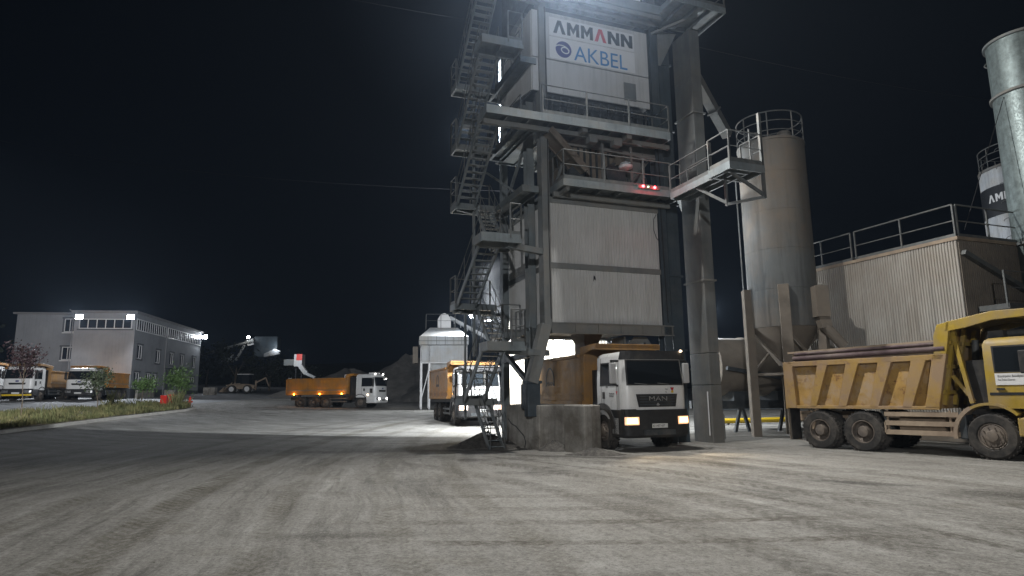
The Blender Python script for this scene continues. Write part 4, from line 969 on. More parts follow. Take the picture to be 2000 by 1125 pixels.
def chassis(t, xr, axles, rad, dual_from, front_hub=True):
    MB().box(xr, 1.0, -.45, -.35, .75, 1.05).box(xr, 1.0, .35, .45, .75, 1.05).box(xr, xr+.1, -.45, .45, .75, 1.05).box(-2.6, -2.4, -.4, .4, .7, 1.0).box(-1.3, -1.2, -.4, .4, .75, 1.0).build('frame', M['dark'], t)
    for i, x in enumerate(axles):
        d = i >= dual_from
        for e in (-1, 1):
            wheel(t, x, e*(.86 if d else 1.0), rad, .29, e, d, 0, 'front' if not d else 'rear')
    mb = MB()
    for x in axles: mb.tube((x, -.9, rad), (x, .9, rad), .09, 10)
    mb.tube((-1.2, 0, .85), (axles[-1], 0, .7), .06, 8)
    mb.build('axle', M['dark'], t)

def tipper(t, x0, x1, z0, zt, zf, m, hw=1.22, slope=.2, canopy=1.0, ribs=None, step=.6, cz=None, rail=True, tail=True):
    """open box from x0 (tail) to x1 (front); side top zt, front top zf"""
    B_ = thing_part(t, 'tipper_body'); w = .07
    side = [(x0, z0), (x1-slope, z0), (x1-slope*.35, zt), (x1-slope*.2+.02, zf), (x1-step*.55, zf), (x1-step, zt), (x0, zt)]
    mb = MB()
    mb.prism(side, 'y', -hw, -hw+w); mb.prism(side, 'y', hw-w, hw)
    mb.box(x0+.02, x1-slope-.02, -hw+w, hw-w, z0+.05, z0+.13)
    fw_ = [(x1-slope-.06, z0), (x1-slope, z0), (x1-slope*.2+.02, zf), (x1-slope*.2-.05, zf)]
    mb.prism(fw_, 'y', -hw+w, hw-w)
    body = mb.build('tipper_body', m, t, bev=.01)
    if canopy:
        cz = cz or zf+.12; xa = x1-slope*.2-.25
        mb = MB().prism([(xa, zf-.04), (xa+.2, zf+.02), (x1+canopy*.55, cz), (x1+canopy, cz), (x1+canopy, cz-.17), (x1+canopy-.06, cz-.17), (x1+canopy*.55, cz-.08), (xa+.25, zf-.10)], 'y', -hw, hw)
        mb.box(x1+canopy-.05, x1+canopy, -hw, hw, cz-.2, cz-.02)
        mb.prism([(xa, zf-.3), (xa, zf), (x1+canopy*.5, cz-.02), (x1+canopy, cz-.02), (x1+canopy, cz-.18), (x1+canopy*.55, cz-.2)], 'y', -hw-.02, -hw+.04)
        mb.prism([(xa, zf-.3), (xa, zf), (x1+canopy*.5, cz-.02), (x1+canopy, cz-.02), (x1+canopy, cz-.18), (x1+canopy*.55, cz-.2)], 'y', hw-.04, hw+.02)
        mb.build('canopy', m, body, bev=.01)
    if rail:
        mb = MB()
        for e in (-1, 1): mb.bar((x0-.03, e*(hw+.02), zt+.03), (x1-step-.02, e*(hw+.02), zt+.03), .12, .11); mb.bar((x0, e*(hw+.03), z0+.06), (x1-slope, e*(hw+.03), z0+.06), .09, .16)
        mb.build('edge_rail', m, body, bev=.01)
    if tail:
        mb = MB().box(x0-.07, x0, -hw, hw, z0-.05, zt+.05)
        for y in (-1, -.5, 0, .5, 1): mb.box(x0-.13, x0-.07, y*hw-.05, y*hw+.05, z0, zt)
        mb.build('tailgate', m, body)
    mb = MB()
    for e in (-1, 1):
        for k in range(3): mb.bar((x1-slope+.03+.02*k, e*.5, z0+.1), (x1-.05, e*.5, zf-.3), .1)
    mb.bar((x1-.02, 0, z0-.2), (x1+.1, 0, zf-.6), .18); mb.build('front_brace', m, body)
    return body
def thing_part(t, n): return None

def cab_glass(t, cb, c, zw0, zw1, ww=.98, sw=(.62, 1.15), sz=(2.08, 2.74), sx=(-.15, .95)):
    g = cb.patch(-ww-.05, ww+.05, zw0-.05, -ww-.02, ww+.02, zw1+.04, .006, .01, 20); g.build('windscreen_seal', M['black'], c)
    cb.patch(-ww, ww, zw0, -ww+.03, ww-.03, zw1, .012, .008, 20).build('windscreen', M['glass'], c, smooth=True)
    for e in (-1, 1):
        a = [e*cb.side_s(x, sz[0]) for x in sx]; b = [e*cb.side_s(x, sz[1]) for x in (sx[0]+.03, sx[1]-.18)]
        k = e*.04
        cb.patch(a[0]+k, a[1]-k, sz[0]-.05, b[0]+k, b[1]-k, sz[1]+.05, .006, .01, 3).build('window_seal', M['black'], c)
        cb.patch(a[0], a[1], sz[0], b[0], b[1], sz[1], .012, .008, 3).build('side_window', M['glass'], c)
def mirrors(c, cb, m, z=(2.1, 2.75), x=1.12, out=.30, face=True):
    for e in (-1, 1):
        y = e*(cb.hw+out); mb = MB().box(x-.05, x+.06, min(y, y-e*.22), max(y, y-e*.22), *z)
        o = mb.build('mirror', m, c, bev=.03)
        MB().bar((x-.05, e*(cb.hw-.06), z[1]+.06), (x, y-e*.05, z[1]+.06), .06).bar((x-.02, y-e*.08, z[1]-.02), (x-.02, y-e*.08, z[1]+.08), .05).bar((x-.05, e*(cb.hw-.03), z[0]-.08), (x, y-e*.08, z[0]), .05).build('mirror_arm', M['black'], o)
def beams(t, x, ys, z, power, col=(1, .8, .55)):
    for y in ys:
        q = t.matrix_world @ Vector((x+.06, y, z)); a = t.matrix_world @ Vector((x+9, y*1.6, -.2))
        lamp('headlight_beam', 'SPOT', q, power, col, a, .06, spot_size=R(95), spot_blend=.8)

def setup(name, label, loc, ang, group='tipper trucks on the yard'):
    z = terr(loc[0], loc[1]); t = thing(name, label, 'truck', (loc[0], loc[1], z), ang, group)
    t.matrix_world = Matrix.Translation((loc[0], loc[1], z)) @ Matrix.Rotation(ang, 4, 'Z')
    return t

def modern(label, loc, ang, boxm, lit=True, detail=True, visor_m=None, emblem=True):
    """white three-axle tipper with a dark sun visor"""
    t = setup('tipper_truck', label, loc, ang); cb = Cab(); K = M['black']
    chassis(t, -7.1, [0, -4.1, -5.45], .58, 1)
    zs = [.98, 1.3, 1.95, 2.5, 2.95, 3.05, 3.11]; c = cb.shell(zs, [0, 0, 0, 0, 0, .04, .14]).build('cab', M['white'], t, smooth=True)
    cab_glass(t, cb, c, 2.08, 2.80)
    # wipers, dashboard-side details
    for y in (-.45, .35): MB().bar(cb.pt(y, 2.06, .03), cb.pt(y+.42, 2.10, .03), .02).build('wiper', M['steel2'], c)
    v = cb.patch(-1.12, 1.12, 2.84, -1.06, 1.06, 3.12, .16, .05, 20); v.build('sun_visor', K, c)
    if detail:
        g = cb.patch(-.66, .66, 1.36, -.74, .74, 1.76, .022, .02, 16).build('grille', K, c)
        mb = MB()
        for k in range(4): z = 1.42+k*.085; cb.patch(-.62, .62, z, -.63, .63, z+.03, .034, .012, 10, 1, mb)
        mb.build('grille_slat', M['dark'], g)
        text('lettering', 'MAN', .20, M['chrome'], g, (cb.xf+.035, -.30, 1.55), (R(90), 0, R(90)), ext=.005, sx=1.55).location = (cb.xf+.030, -.33, 1.55)
        MB().prism([(-.06, 1.42), (0, 1.5), (.06, 1.42), (.03, 1.40), (-.03, 1.40)], 'x', cb.xf+.0, cb.xf+.04).build('badge', M['chrome'], g)
        # emblem and two lines of lettering on the nose and the door
        MB().prism([(.50, 1.96), (.62, 1.96), (.56, 1.84)], 'x', cb.xf-.03, cb.xf+.008).build('emblem', M['red'], c)
        MB().lathe([(.04, 0), (.04, .03)], 12, (cb.xf-.022, .56, 1.83), 'x').build('emblem', M['yp'], c)
        text('lettering', 'Büyükşehir', .085, M['ink'], c, (cb.xf-.008, .02, 1.88), (R(90), 0, R(90)), ext=.002)
        text('lettering', 'Belediyesi', .085, M['ink'], c, (cb.xf-.008, .02, 1.80), (R(90), 0, R(90)), ext=.002)
        yr = -cb.hw-.004
        MB().prism([(.92, 1.86), (1.04, 1.86), (.98, 1.74)], 'y', yr, yr+.01).build('emblem', M['red'], c)
        text('lettering', 'Büyükşehir', .075, M['ink'], c, (.48, yr, 1.76), (R(90), 0, 0), ext=.002)
        text('lettering', 'Belediyesi', .075, M['ink'], c, (.48, yr, 1.69), (R(90), 0, 0), ext=.002)
        text('lettering', 'TGS', .075, M['ink'], c, (.25, yr, 1.98), (R(90), 0, 0), ext=.002)
    # door seam, handle, steps
    mb = MB()
    for e in (-1, 1):
        y = e*(cb.hw+.003)
        mb.box(.98, 1.0, min(y, y-e*.01), max(y, y-e*.01), 1.1, 2.05).box(-.1, -.085, min(y, y-e*.01), max(y, y-e*.01), 1.3, 2.95)
        mb.box(.02, .16, min(y, y+e*.02), max(y, y+e*.02), 1.62, 1.84)
    mb.build('door_handle', K, c)
    mirrors(c, cb, M['mirror'] if detail else K)
    bm = Cab(xf=1.56, xr=.55, hw=1.17, r=.2, rake=0, zb=9, zt=10, bow=.06)
    bp = bm.shell([.42, .5, 1.05, 1.28], [.08, .0, 0, .0]).build('bumper', K, t, smooth=True)
    bm.patch(.78, 1.25, .70, .78, 1.32, 1.30, .012, .03, 6).build('corner_panel', M['black'], bp)
    for e in (-1, 1):
        bm.patch(e*.70, e*1.16, .82, e*.70, e*1.16, 1.06, .014, .02, 8).build('headlight', M['headg'] if lit else M['chrome'], bp)
        bm.patch(e*.74, e*1.10, .86, e*.76, e*1.08, 1.03, .022, .01, 8).build('headlight_lens', M['head'] if lit else M['mirror'], bp)
    MB().box(1.57, 1.60, -.27, .27, .72, .85).build('number_plate', M['plate'], bp)
    text('lettering', '63 ABT 637', .10, M['ink'], bp, (1.603, -.26, .755), (R(90), 0, R(90)), ext=.001, sx=.88)
    mb = MB(); mb.box(1.55, 1.6, -.55, .55, .50, .66); mb.build('step', M['dark'], bp)
    for e in (-1, 1):
        y0, y1 = (e*.72, e*1.20); arch(t, 0, min(y0, y1), max(y0, y1), .70, 8, 178, K, .58, .20)
        MB().box(.62, 1.1, min(e*.95, e*1.17), max(e*.95, e*1.17), .5, 1.05).build('step_box', M['white'] if detail else K, c, bev=.03)
        MB().box(-.75, -.42, min(e*.7, e*1.16), max(e*.7, e*1.16), .75, 1.5).build('rear_guard', K, t)
        MB().box(-3.2, -1.2, min(e*1.08, e*1.12), max(e*1.08, e*1.12), .55, .65).box(-3.2, -1.2, min(e*1.08, e*1.12), max(e*1.08, e*1.12), .8, .9).box(-2.9, -2.8, min(e*1.0, e*1.08), max(e*1.0, e*1.08), .5, 1.0).box(-1.5, -1.4, min(e*1.0, e*1.08), max(e*1.0, e*1.08), .5, 1.0).build('side_guard', M['rail'], t)
    MB().lathe([(.28, -.5), (.28, .5)], 18, (-2.2, .75, .8), 'x').build('fuel_tank', M['dark'], t)
    MB().box(-1.05, -.5, -1.0, 1.0, 1.0, 2.6).build('air_intake', K, t)
    b = tipper(t, -7.0, -1.15, 1.42, 3.1, 3.42, boxm, 1.24, .12, .92, step=.42, cz=3.47)
    if emblem:
        mb = MB(); y = -1.245; pts = []
        for i in range(17):
            a = math.pi*i/16; pts.append((-4.35-.42*math.cos(a), y, 2.25+.55*math.sin(a)))
        for p, q in zip([(-4.77, y, 2.1)]+pts, pts+[(-3.93, y, 2.1)]): mb.bar(p, q, .05, .012, (0, 1, 0))
        mb.build('emblem', M['dark'], b)
        text('lettering', 'MAN', .24, M['dark'], b, (-4.72, y-.002, 2.12), (R(90), 0, 0), ext=.003, sx=1.45)
    MB().bar((-7.0, -1.26, 1.8), (-1.3, -1.26, 1.8), .05, .07).build('fold_line', boxm, b)
    if lit:
        beams(t, 1.62, (-.9, .9), .94, 260)
        MB().lathe([(.045, 0), (.03, .05)], 10, (1.45, .98, 3.1)).build('marker_lamp', M['small'], c)
    return t
H = lambda x, y: math.atan2(y, x)
modern('white cabbed tipper with dark sun visor being loaded under the mixing tower, headlights on', (4.05, 21.9), H(.325, -.946), M['dirty'])
modern('white cabbed tipper with brown orange box waiting behind the steel stair, headlight glaring', (-2.15, 35.6), H(.29, -.957), M['orange'], True, False, None)

def cargo(label, loc, ang, axles=(0, -4.3, -5.65), boxm=None, stripe=False, lit=False, x0=-6.9, dual=1, visor=False):
    t = setup('tipper_truck', label, loc, ang); cb = Cab(xf=1.6, xr=-.4, hw=1.2, r=.3, rake=.24, zb=1.75, zt=3.0, bow=.06); K = M['black']; boxm = boxm or M['orange']
    chassis(t, x0-.1, list(axles), .53, dual)
    c = cb.shell([.95, 1.3, 1.75, 2.3, 2.82, 2.93, 3.0], [0, 0, 0, 0, 0, .05, .16]).build('cab', M['white'], t, smooth=True)
    cab_glass(t, cb, c, 1.98, 2.68, 1.06, sz=(1.95, 2.62), sx=(.15, 1.25))
    for y in (-.5, .3): MB().bar(cb.pt(y, 1.97, .03), cb.pt(y+.5, 2.0, .03), .025).build('wiper', K, c)
    cb.patch(-.62, .62, 1.42, -.68, .68, 1.58, .016, .02, 12).build('grille', K, c)
    cb.patch(-.13, .13, 1.66, -.13, .13, 1.78, .016, .01, 4).build('badge', M['indigo'], c)
    bm = Cab(xf=1.68, xr=.62, hw=1.22, r=.24, rake=0, zb=9, zt=10, bow=.06)
    bp = bm.shell([.42, .48, .98, 1.06], [.08, .0, 0, .04]).build('bumper', M['white'] if lit else K, t, smooth=True)
    if stripe: bm.patch(-1.2, 1.2, .46, -1.2, 1.2, .60, .012, .02, 16).build('stripe', M['yp'], bp)
    for e in (-1, 1):
        bm.patch(e*.62, e*1.15, .72, e*.62, e*1.2, .92, .012, .02, 8).build('headlight', M['chrome'], bp)
        if lit: MB().lathe([(.09, -.02), (.09, .02)], 12, (bm.pt(e*.75, .82, .03)), 'x').build('headlight_lens', M['wlamp'], bp)
        y0, y1 = e*.7, e*1.22; arch(t, 0, min(y0, y1), max(y0, y1), .66, 0, 175, K, .53, .06)
        MB().box(-3.6, -1.3, min(e*1.1, e*1.14), max(e*1.1, e*1.14), .55, .65).box(-3.6, -1.3, min(e*1.1, e*1.14), max(e*1.1, e*1.14), .82, .92).box(-3.3, -3.2, min(e*.9, e*1.1), max(e*.9, e*1.1), .5, 1.0).build('side_guard', M['rail'], t)
    MB().box(bm.xf+.0, bm.xf+.02, -.3, .3, .62, .76).build('number_plate', M['plate'] if not lit else M['steel2'], bp)
    mirrors(c, cb, K, (1.95, 2.6), 1.3, .22)
    mb = MB()
    for e in (-1, 1):
        y = e*(cb.hw+.003); mb.box(.15, .165, min(y, y-e*.01), max(y, y-e*.01), 1.15, 2.8); mb.box(.32, .46, min(y, y+e*.02), max(y, y+e*.02), 1.5, 1.72)
        mb.box(.95, 1.22, min(y, y+e*.015), max(y, y+e*.015), 1.32, 1.72)
    mb.build('door_handle', K, c)
    MB().box(-1.05, -.4, -1.05, 1.05, .95, 2.75).build('air_intake', K, t)
    MB().lathe([(.3, -.6), (.3, .6)], 18, (-2.4, .7, .78), 'x').build('fuel_tank', M['dark'], t)
    MB().lathe([(.28, -.5), (.28, .5)], 18, (-2.3, -.75, .78), 'x').build('air_tank', M['dark'], t)
    b = tipper(t, x0, -1.15, 1.25, 2.62, 3.0 if lit else 3.15, boxm, 1.24, .15, .55 if lit else 1.9, step=.2, cz=3.06 if lit else 3.25)
    MB().bar((x0, -1.26, 1.62), (-1.3, -1.26, 1.62), .05, .09).bar((x0, 1.26, 1.62), (-1.3, 1.26, 1.62), .05, .09).build('fold_line', M['oldy'], b)
    if lit:
        MB().box(.5, 1.05, -.55, .55, 3.0, 3.14).build('roof_hatch', M['poster'], c)
        mb = MB()
        for y in (-.8, .8): mb.lathe([(.06, 0), (.05, .08)], 10, (1.25, y, 2.98))
        mb.lathe([(.06, -.02), (.06, .02)], 10, (1.48, .95, 2.6), 'x'); mb.build('marker_lamp', M['wlamp'], c)
        for x in (-6.55, -3.95, -1.75):
            MB().lathe([(.07, -.04), (.09, 0), (.07, .04)], 12, (x, -1.28, 1.3), 'y').build('side_marker', M['amber'], b)
            lamp('marker_glow', 'POINT', t.matrix_world @ Vector((x, -1.5, 1.28)), 9, (1, .42, .05), None, .06)
        MB().lathe([(.05, -.02), (.05, .02)], 10, (.75, -1.22, 1.18), 'y').build('side_marker', M['small'], c)
        mb = MB(); mb.bar((x0+.1, -1.25, 2.75), (x0+.4, -1.25, 2.75), .05).bar((-1.5, -1.27, 2.68), (-1.5, -1.27, 2.95), .06).bar((-1.5, -1.27, 2.95), (-1.35, -1.27, 2.95), .06); mb.build('tarp_bracket', M['poster'], b)
        beams(t, 1.8, (-.8, .8), .8, 25, (1, .95, .85))
    return t
cargo('white eight wheel tipper crossing the yard with amber side markers lit on its orange box', (-13.32, 58.75), H(.97, -.246), (0, -3.4, -4.7, -6.0), M['orange'], False, True, -7.3, 2)
cargo('parked white tipper with a yellow striped bumper behind the plum leaved tree', (-43.0, 57.2), H(.17, -.985), stripe=True, boxm=M['dirty'])
cargo('parked white tipper with a plain dark bumper, half behind the second thin tree', (-40.6, 61.6), H(.17, -.985), boxm=M['orange'])
cargo('parked orange bodied tipper cut off by the left edge of the photo', (-47.0, 57.6), H(.17, -.985), boxm=M['orange'])

# ------------------------------------------------------------ the old yellow tipper at the right
t = setup('tipper_truck', 'old dusty yellow tipper with a ribbed box standing in front of the filter silo', (13.46, 17.80), H(.5675, -.823)); Y_ = M['yellow']
MB().box(-6.0, 1.2, -.45, -.35, .85, 1.15).box(-6.0, 1.2, .35, .45, .85, 1.15).box(-6.0, -5.9, -.5, .5, .8, 1.15).box(-1.5, -1.3, -.4, .4, .8, 1.1).build('frame', M['oldy'], t)
for i, x in enumerate((0, -3.32, -4.68)):
    for e in (-1, 1): wheel(t, x, e*(.90 if i else 1.03), .6, .31, e, i > 0, 0, 'rear' if i else 'front')
mb = MB()
for x in (0, -3.32, -4.68): mb.tube((x, -.9, .6), (x, .9, .6), .11, 10)
mb.box(-4.2, -3.8, -.55, .55, .6, .9); mb.build('axle', M['dark'], t)
hw = 1.25
# ribbed box: inner panel, slanted ribs standing proud
x0, x1, z0, zt = -5.7, -1.15, 1.30, 2.80
BX = M['yrust']
mb = MB()
side = [(x0, z0), (x1, z0), (x1+.30, zt), (x0, zt)]
for e in (-1, 1): mb.prism(side, 'y', min(e*(hw-.16), e*(hw-.22)), max(e*(hw-.16), e*(hw-.22)))
mb.box(x0, x1, -hw+.2, hw-.2, z0+.1, z0+.18); mb.prism([(x1-.06, z0), (x1, z0), (x1+.45, 3.66), (x1+.39, 3.66)], 'y', -hw+.2, hw-.2)
body = mb.build('tipper_body', M['ywear'], t)
mb = MB()
for e in (-1, 1):
    y0, y1 = min(e*(hw-.16), e*hw), max(e*(hw-.16), e*hw)
    mb.prism([(x0-.03, z0-.02), (x0+.30, z0-.02), (x0+.24, zt), (x0-.06, zt)], 'y', y0, y1)
    for xb, w in ((-4.95, .30), (-4.02, .36), (-3.05, .36), (-2.12, .36)):
        mb.prism([(xb, z0), (xb+w*.72, z0), (xb+w+.42, zt-.12), (xb+.38, zt-.12)], 'y', y0, y1)
    mb.prism([(x1-.36, z0), (x1+.0, z0), (x1+.34, zt), (x1-.02, zt)], 'y', y0, y1)
    mb.prism([(x0+.24, zt-.16), (x1+.2, zt-.16), (x1+.3, zt), (x0, zt)], 'y', y0, y1); mb.prism([(x0+.3, z0-.03), (x1, z0-.03), (x1+.02, z0+.07), (x0+.3, z0+.07)], 'y', y0, y1)
mb.build('rib', BX, body, bev=.015)
mb = MB()
for e in (-1, 1):
    y = e*(hw-.10)
    mb.prism([(x0+.25, zt), (x1+.26, zt), (x1+.40, 3.16), (x0+.25, 3.08)], 'y', min(y, y-e*.06), max(y, y-e*.06))
    mb.bar((x0+.1, y, 3.10), (x1+.38, y, 3.18), .13, .06)
mb.build('sideboard', M['oldy'], body)
mb = MB()
for e in (-1, 1):
    y = e*(hw-.04); mb.tube((x0+.3, y, 2.90), (x1+.30, y, 2.95), .075, 10); mb.tube((x0+.35, y-e*.02, 3.05), (x1+.3, y-e*.02, 3.10), .05, 10)
mb.build('rolled_tarp', M['maroon'], body, smooth=True)
for e in (-1, 1):
    y = e*hw; lo_, hi_ = min(y, y-e*.14), max(y, y-e*.14)
    MB().prism([(x1+.34, zt), (x1+.02, zt), (x1+.06, 3.30), (x1+.18, 3.62), (x1+.50, 3.68), (x1+.44, 3.3)], 'y', lo_, hi_).build('front_cheek', Y_, body, bev=.012)
mb = MB().prism([(x1+.36, 3.40), (x1+.42, 3.68), (x1+1.5, 3.86), (x1+2.75, 3.84), (x1+2.75, 3.66), (x1+1.5, 3.62), (x1+.9, 3.48)], 'y', -hw, -hw+.06)
mb.prism([(x1+.36, 3.40), (x1+.42, 3.68), (x1+1.5, 3.86), (x1+2.75, 3.84), (x1+2.75, 3.66), (x1+1.5, 3.62), (x1+.9, 3.48)], 'y', hw-.06, hw)
mb.prism([(x1+.40, 3.60), (x1+.42, 3.68), (x1+1.5, 3.84), (x1+2.75, 3.82), (x1+2.75, 3.76), (x1+1.5, 3.76)], 'y', -hw+.06, hw-.06)
for x in (1.3, 1.9, 2.5): mb.box(x1+x, x1+x+.08, -hw+.06, hw-.06, 3.66, 3.76)
mb.build('canopy', Y_, body, bev=.015)
mb = MB()
for y in (-1.0, -.35, .35, 1.0): mb.bar((x1+.06, y, z0+.1), (x1+.52, y, 3.5), .14, .10)
for z in (1.75, 2.45, 3.1): mb.bar((x1+.05+(z-z0)*.19, -1.15, z), (x1+.05+(z-z0)*.19, 1.15, z), .1)
mb.bar((x1+.75, -1.05, 1.45), (x1+.50, -1.05, 3.3), .10).bar((x1+.3, -.9, 2.2), (x1+.75, -.9, 1.5), .09)
mb.build('front_brace', Y_, body)
MB().tube((x1+.35, 0, 1.0), (x1+.55, 0, 2.3), .13, 14).tube((x1+.55, 0, 2.3), (x1+.62, 0, 3.2), .09, 14).build('hoist_ram', M['rail'], t, smooth=True)
MB().box(x0-.08, x0-.03, -hw, hw, z0-.05, zt).build('tailgate', BX, body)
MB().bar((x0+.95, -1.15, z0), (x0+.75, -1.15, .62), .07).bar((x0+.75, -1.15, 1.0), (x0+.66, -1.15, .9), .09).build('latch_rod', M['oldy'], body)
for e in (-1, 1): MB().box(x0-.02, x0, min(e*.6, e*1.15), max(e*.6, e*1.15), .25, 1.28).build('mud_flap', M['black'], t)
MB().lathe([(.045, -.01), (.045, 0)], 10, (x0-.022, -.95, .75), 'x').build('reflector', M['mirror'], t)
for e in (-1,):
    mb = MB(); y = e*1.18
    for z in (.62, .88, 1.14): mb.bar((-2.66, y, z), (-.72, y, z), .05, .13)
    for x in (-2.6, -.95): mb.bar((x, y+.05, .6), (x, y+.05, 1.25), .05)
    mb.bar((-2.66, y, .6), (-2.66, y, .9), .05); mb.build('side_guard', M['oldy'], t)
MB().box(-.75, -.55, -1.2, -.7, .5, 1.2).build('guard_end', M['dark'], t, bev=.03)
MB().lathe([(.30, -.6), (.30, .6)], 20, (-1.75, -.72, .82), 'x').build('fuel_tank', M['oldy'], t, smooth=True)
MB().bar((-2.8, -1.0, 1.25), (-2.55, -1.0, .7), .2, .05).build('mud_flap', M['rail'], t)
for e in (-1, 1):
    y0, y1 = e*.75, e*1.27; arch(t, .02, min(y0, y1), max(y0, y1), .80, 42, 178, Y_ if e < 0 else Y_, .60, .07)
    arch(t, .02, min(y0, y1)-.004, max(y0, y1)+.004, .79, 120, 186, M['oldy'], .60, .10, 'mudguard_rear')
cbx = Cab(xf=1.62, xr=.02, hw=1.2, r=.2, rake=.2, zb=1.9, zt=3.15, bow=.04)
c = cbx.shell([1.32, 1.7, 2.2, 2.98, 3.1, 3.16], [0, 0, 0, 0, .05, .14]).build('cab', Y_, t, smooth=True)
for e in (-1, 1):
    a = [e*cbx.side_s(x, 2.28) for x in (.26, 1.28)]; b = [e*cbx.side_s(x, 2.90) for x in (.26, 1.18)]
    cbx.patch(a[0]+e*.04, a[1]-e*.04, 2.24, b[0]+e*.04, b[1]-e*.04, 2.94, .006, .01, 3).build('window_seal', M['black'], c)
    cbx.patch(a[0], a[1], 2.28, b[0], b[1], 2.90, .012, .008, 3).build('side_window', M['glass'], c)
cbx.patch(-1.0, 1.0, 2.2, -.95, .95, 2.92, .012, .01, 16).build('windscreen', M['glass'], c)
y = -1.206
MB().box(.24, 1.06, y-.012, y, 1.92, 2.22).build('door_sign', M['poster'], c)
text('lettering', 'Büyükşehir Belediyesi', .085, M['ink'], c, (.30, y-.014, 2.12), (R(90), 0, 0), ext=.001, sx=.75)
text('lettering', 'Fen İşleri Dairesi', .07, M['ink'], c, (.30, y-.014, 2.03), (R(90), 0, 0), ext=.001, sx=.75)
MB().box(.08, 1.5, y-.006, y+.003, 1.66, 1.73).build('trim_strip', M['ink'], c)
MB().bar((.25, y-.02, 1.82), (.42, y-.02, 1.82), .03, .05).build('door_handle', M['black'], c)
MB().box(.9, 1.25, y-.36, y-.12, 2.2, 2.78).build('mirror', M['black'], c, bev=.03)
MB().bar((1.2, y, 2.85), (1.15, y-.24, 2.85), .04).bar((1.2, y, 2.15), (1.15, y-.24, 2.15), .04).build('mirror_arm', M['black'], c)
MB().box(.78, 1.35, -1.24, -1.0, .45, 1.34).box(.60, .80, -1.24, -1.05, .62, 1.1).build('step_box', Y_, c, bev=.04)
MB().lathe([(.09, -.35), (.09, .35)], 12, (.75, -.55, 3.28), 'x').build('roof_tank', M['rail'], c, smooth=True)
MB().box(.1, .45, -.9, -.3, 3.14, 3.36).build('roof_box', M['dark'], c)
MB().box(1.5, 1.72, -1.2, 1.2, .5, 1.3).build('bumper', Y_, t, bev=.03)
MB().box(-.5, -.05, -.9, .9, 1.15, 2.6).build('air_intake', M['black'], t)
# ------------------------------------------------------------ grey three storey building at the left
BA = R(90-80.6); K0 = Vector((-40.3, 68.0, 0)); zb = terr(-40.3, 68)-.1
GB = thing('grey_building', 'grey rendered three storey building with a glazed top floor and floodlights on its eaves', 'building', (K0.x, K0.y, zb), BA)
# local: x along the front to the right (0 at the near corner), y away along the long side
H0 = 9.15
wl = MB().box(-5.95, 0, 0, 22.5, 0, H0)
wl.box(-12.6, -5.95, 2.2, 14, 0, H0+.05)
wall = wl.build('wall', M['grey'], GB)
MB().box(-6.0, .04, -.04, 22.54, -.5, 1.15).box(-12.65, -6.0, 2.16, 14, -.5, 1.15).build('plinth', M['base'], GB)
MB().box(-6.2, .25, -.25, 22.7, H0, H0+.22).box(-12.9, -6.2, 1.9, 14.2, H0+.05, H0+.25).build('roof', M['roofm'], GB)
MB().tube((-6.05, -.08, .3), (-6.05, -.08, H0), .05, 10).bar((-6.05, -.1, H0), (-6.4, -.25, H0+.3), .09).build('drainpipe', M['roofm'], GB); MB().tube((.07, 9.2, .3), (.07, 9.2, H0-1.4), .06, 8).build('drainpipe', M['roofm'], GB)
def win(axis, a, z0, w, h, nb=3, surround=True):
    """axis 'f': on the front plane y=0, a along x; 's': on the long side x=0, a along y; 'r': recessed front y=2.2"""
    def bx(mb, a0, a1, d0, d1, z_0, z_1):
        if axis == 's': mb.box(d0, d1, a0, a1, z_0, z_1)
        else:
            o = 0 if axis == 'f' else 2.2; mb.box(a0, a1, o-d1, o-d0, z_0, z_1)
        return mb
    f = MB()
    for k in range(nb+1):
        x = a+w*k/nb; bx(f, x-.04 if 0 < k < nb else (x if k == 0 else x-.08), x+.04 if 0 < k < nb else (x+.08 if k == 0 else x), .0, .06, z0+.08, z0+h-.08)
    bx(f, a, a+w, .0, .062, z0, z0+.08); bx(f, a, a+w, .0, .062, z0+h-.08, z0+h)
    fr_ = f.build('window', M['upvc'], GB)
    bx(MB(), a+.03, a+w-.03, .005, .03, z0+.03, z0+h-.03).build('pane', M['wglass'], fr_)
    if surround:
        s_ = MB(); bx(s_, a-.16, a-.0, .001, .09, z0-.1, z0+h+.16); bx(s_, a+w, a+w+.16, .001, .09, z0-.1, z0+h+.16); bx(s_, a-.22, a+w+.22, .001, .13, z0+h, z0+h+.16)
        s_.build('surround', M['trim'], fr_)
        bx(MB(), a-.16, a+w+.16, .001, .12, z0-.14, z0-.02).build('sill', M['upvc'] if axis != 's' else M['trim'], fr_)
# glazed top band
win('f', -5.45, 7.45, 5.15, 1.05, 6, False)
win('s', .35, 7.35, 8.6, 1.25, 14, False); win('s', 9.6, 7.35, 12.6, 1.25, 18, False)
MB().box(-5.6, -.15, -.10, -.001, 7.30, 7.43).build('sill_band', M['trim'], GB)
win('r', -7.9, 7.3, 1.7, 1.45, 3); win('r', -7.9, 4.3, 1.7, 1.4, 3)
win('s', .9, 4.35, 1.25, 1.5, 2)
for a in (6.2, 10.6, 14.4, 19.2): win('s', a, 4.15, 1.25, 1.5, 2)
win('s', .6, 1.45, 1.3, 1.45, 2); win('s', 3.9, 1.45, 1.0, 1.45, 2); win('s', 5.8, 1.45, 1.0, 1.45, 2)
win('s', 13.2, 2.55, 1.7, .9, 2); win('s', 18.0, 2.2, 2.3, .75, 3)
MB().box(.0, .9, 9.4, 15.4, 3.72, 3.86).build('door_canopy', M['trim'], GB)
MB().box(.001, .06, 9.7, 12.2, 1.15, 3.6).build('entrance_door', M['trim'], GB)
MB().box(.1, 1.2, 9.5, 12.6, -.3, 1.1).box(1.2, 2.2, 9.5, 12.6, -.3, .55).build('entrance_steps', M['conc'], GB)
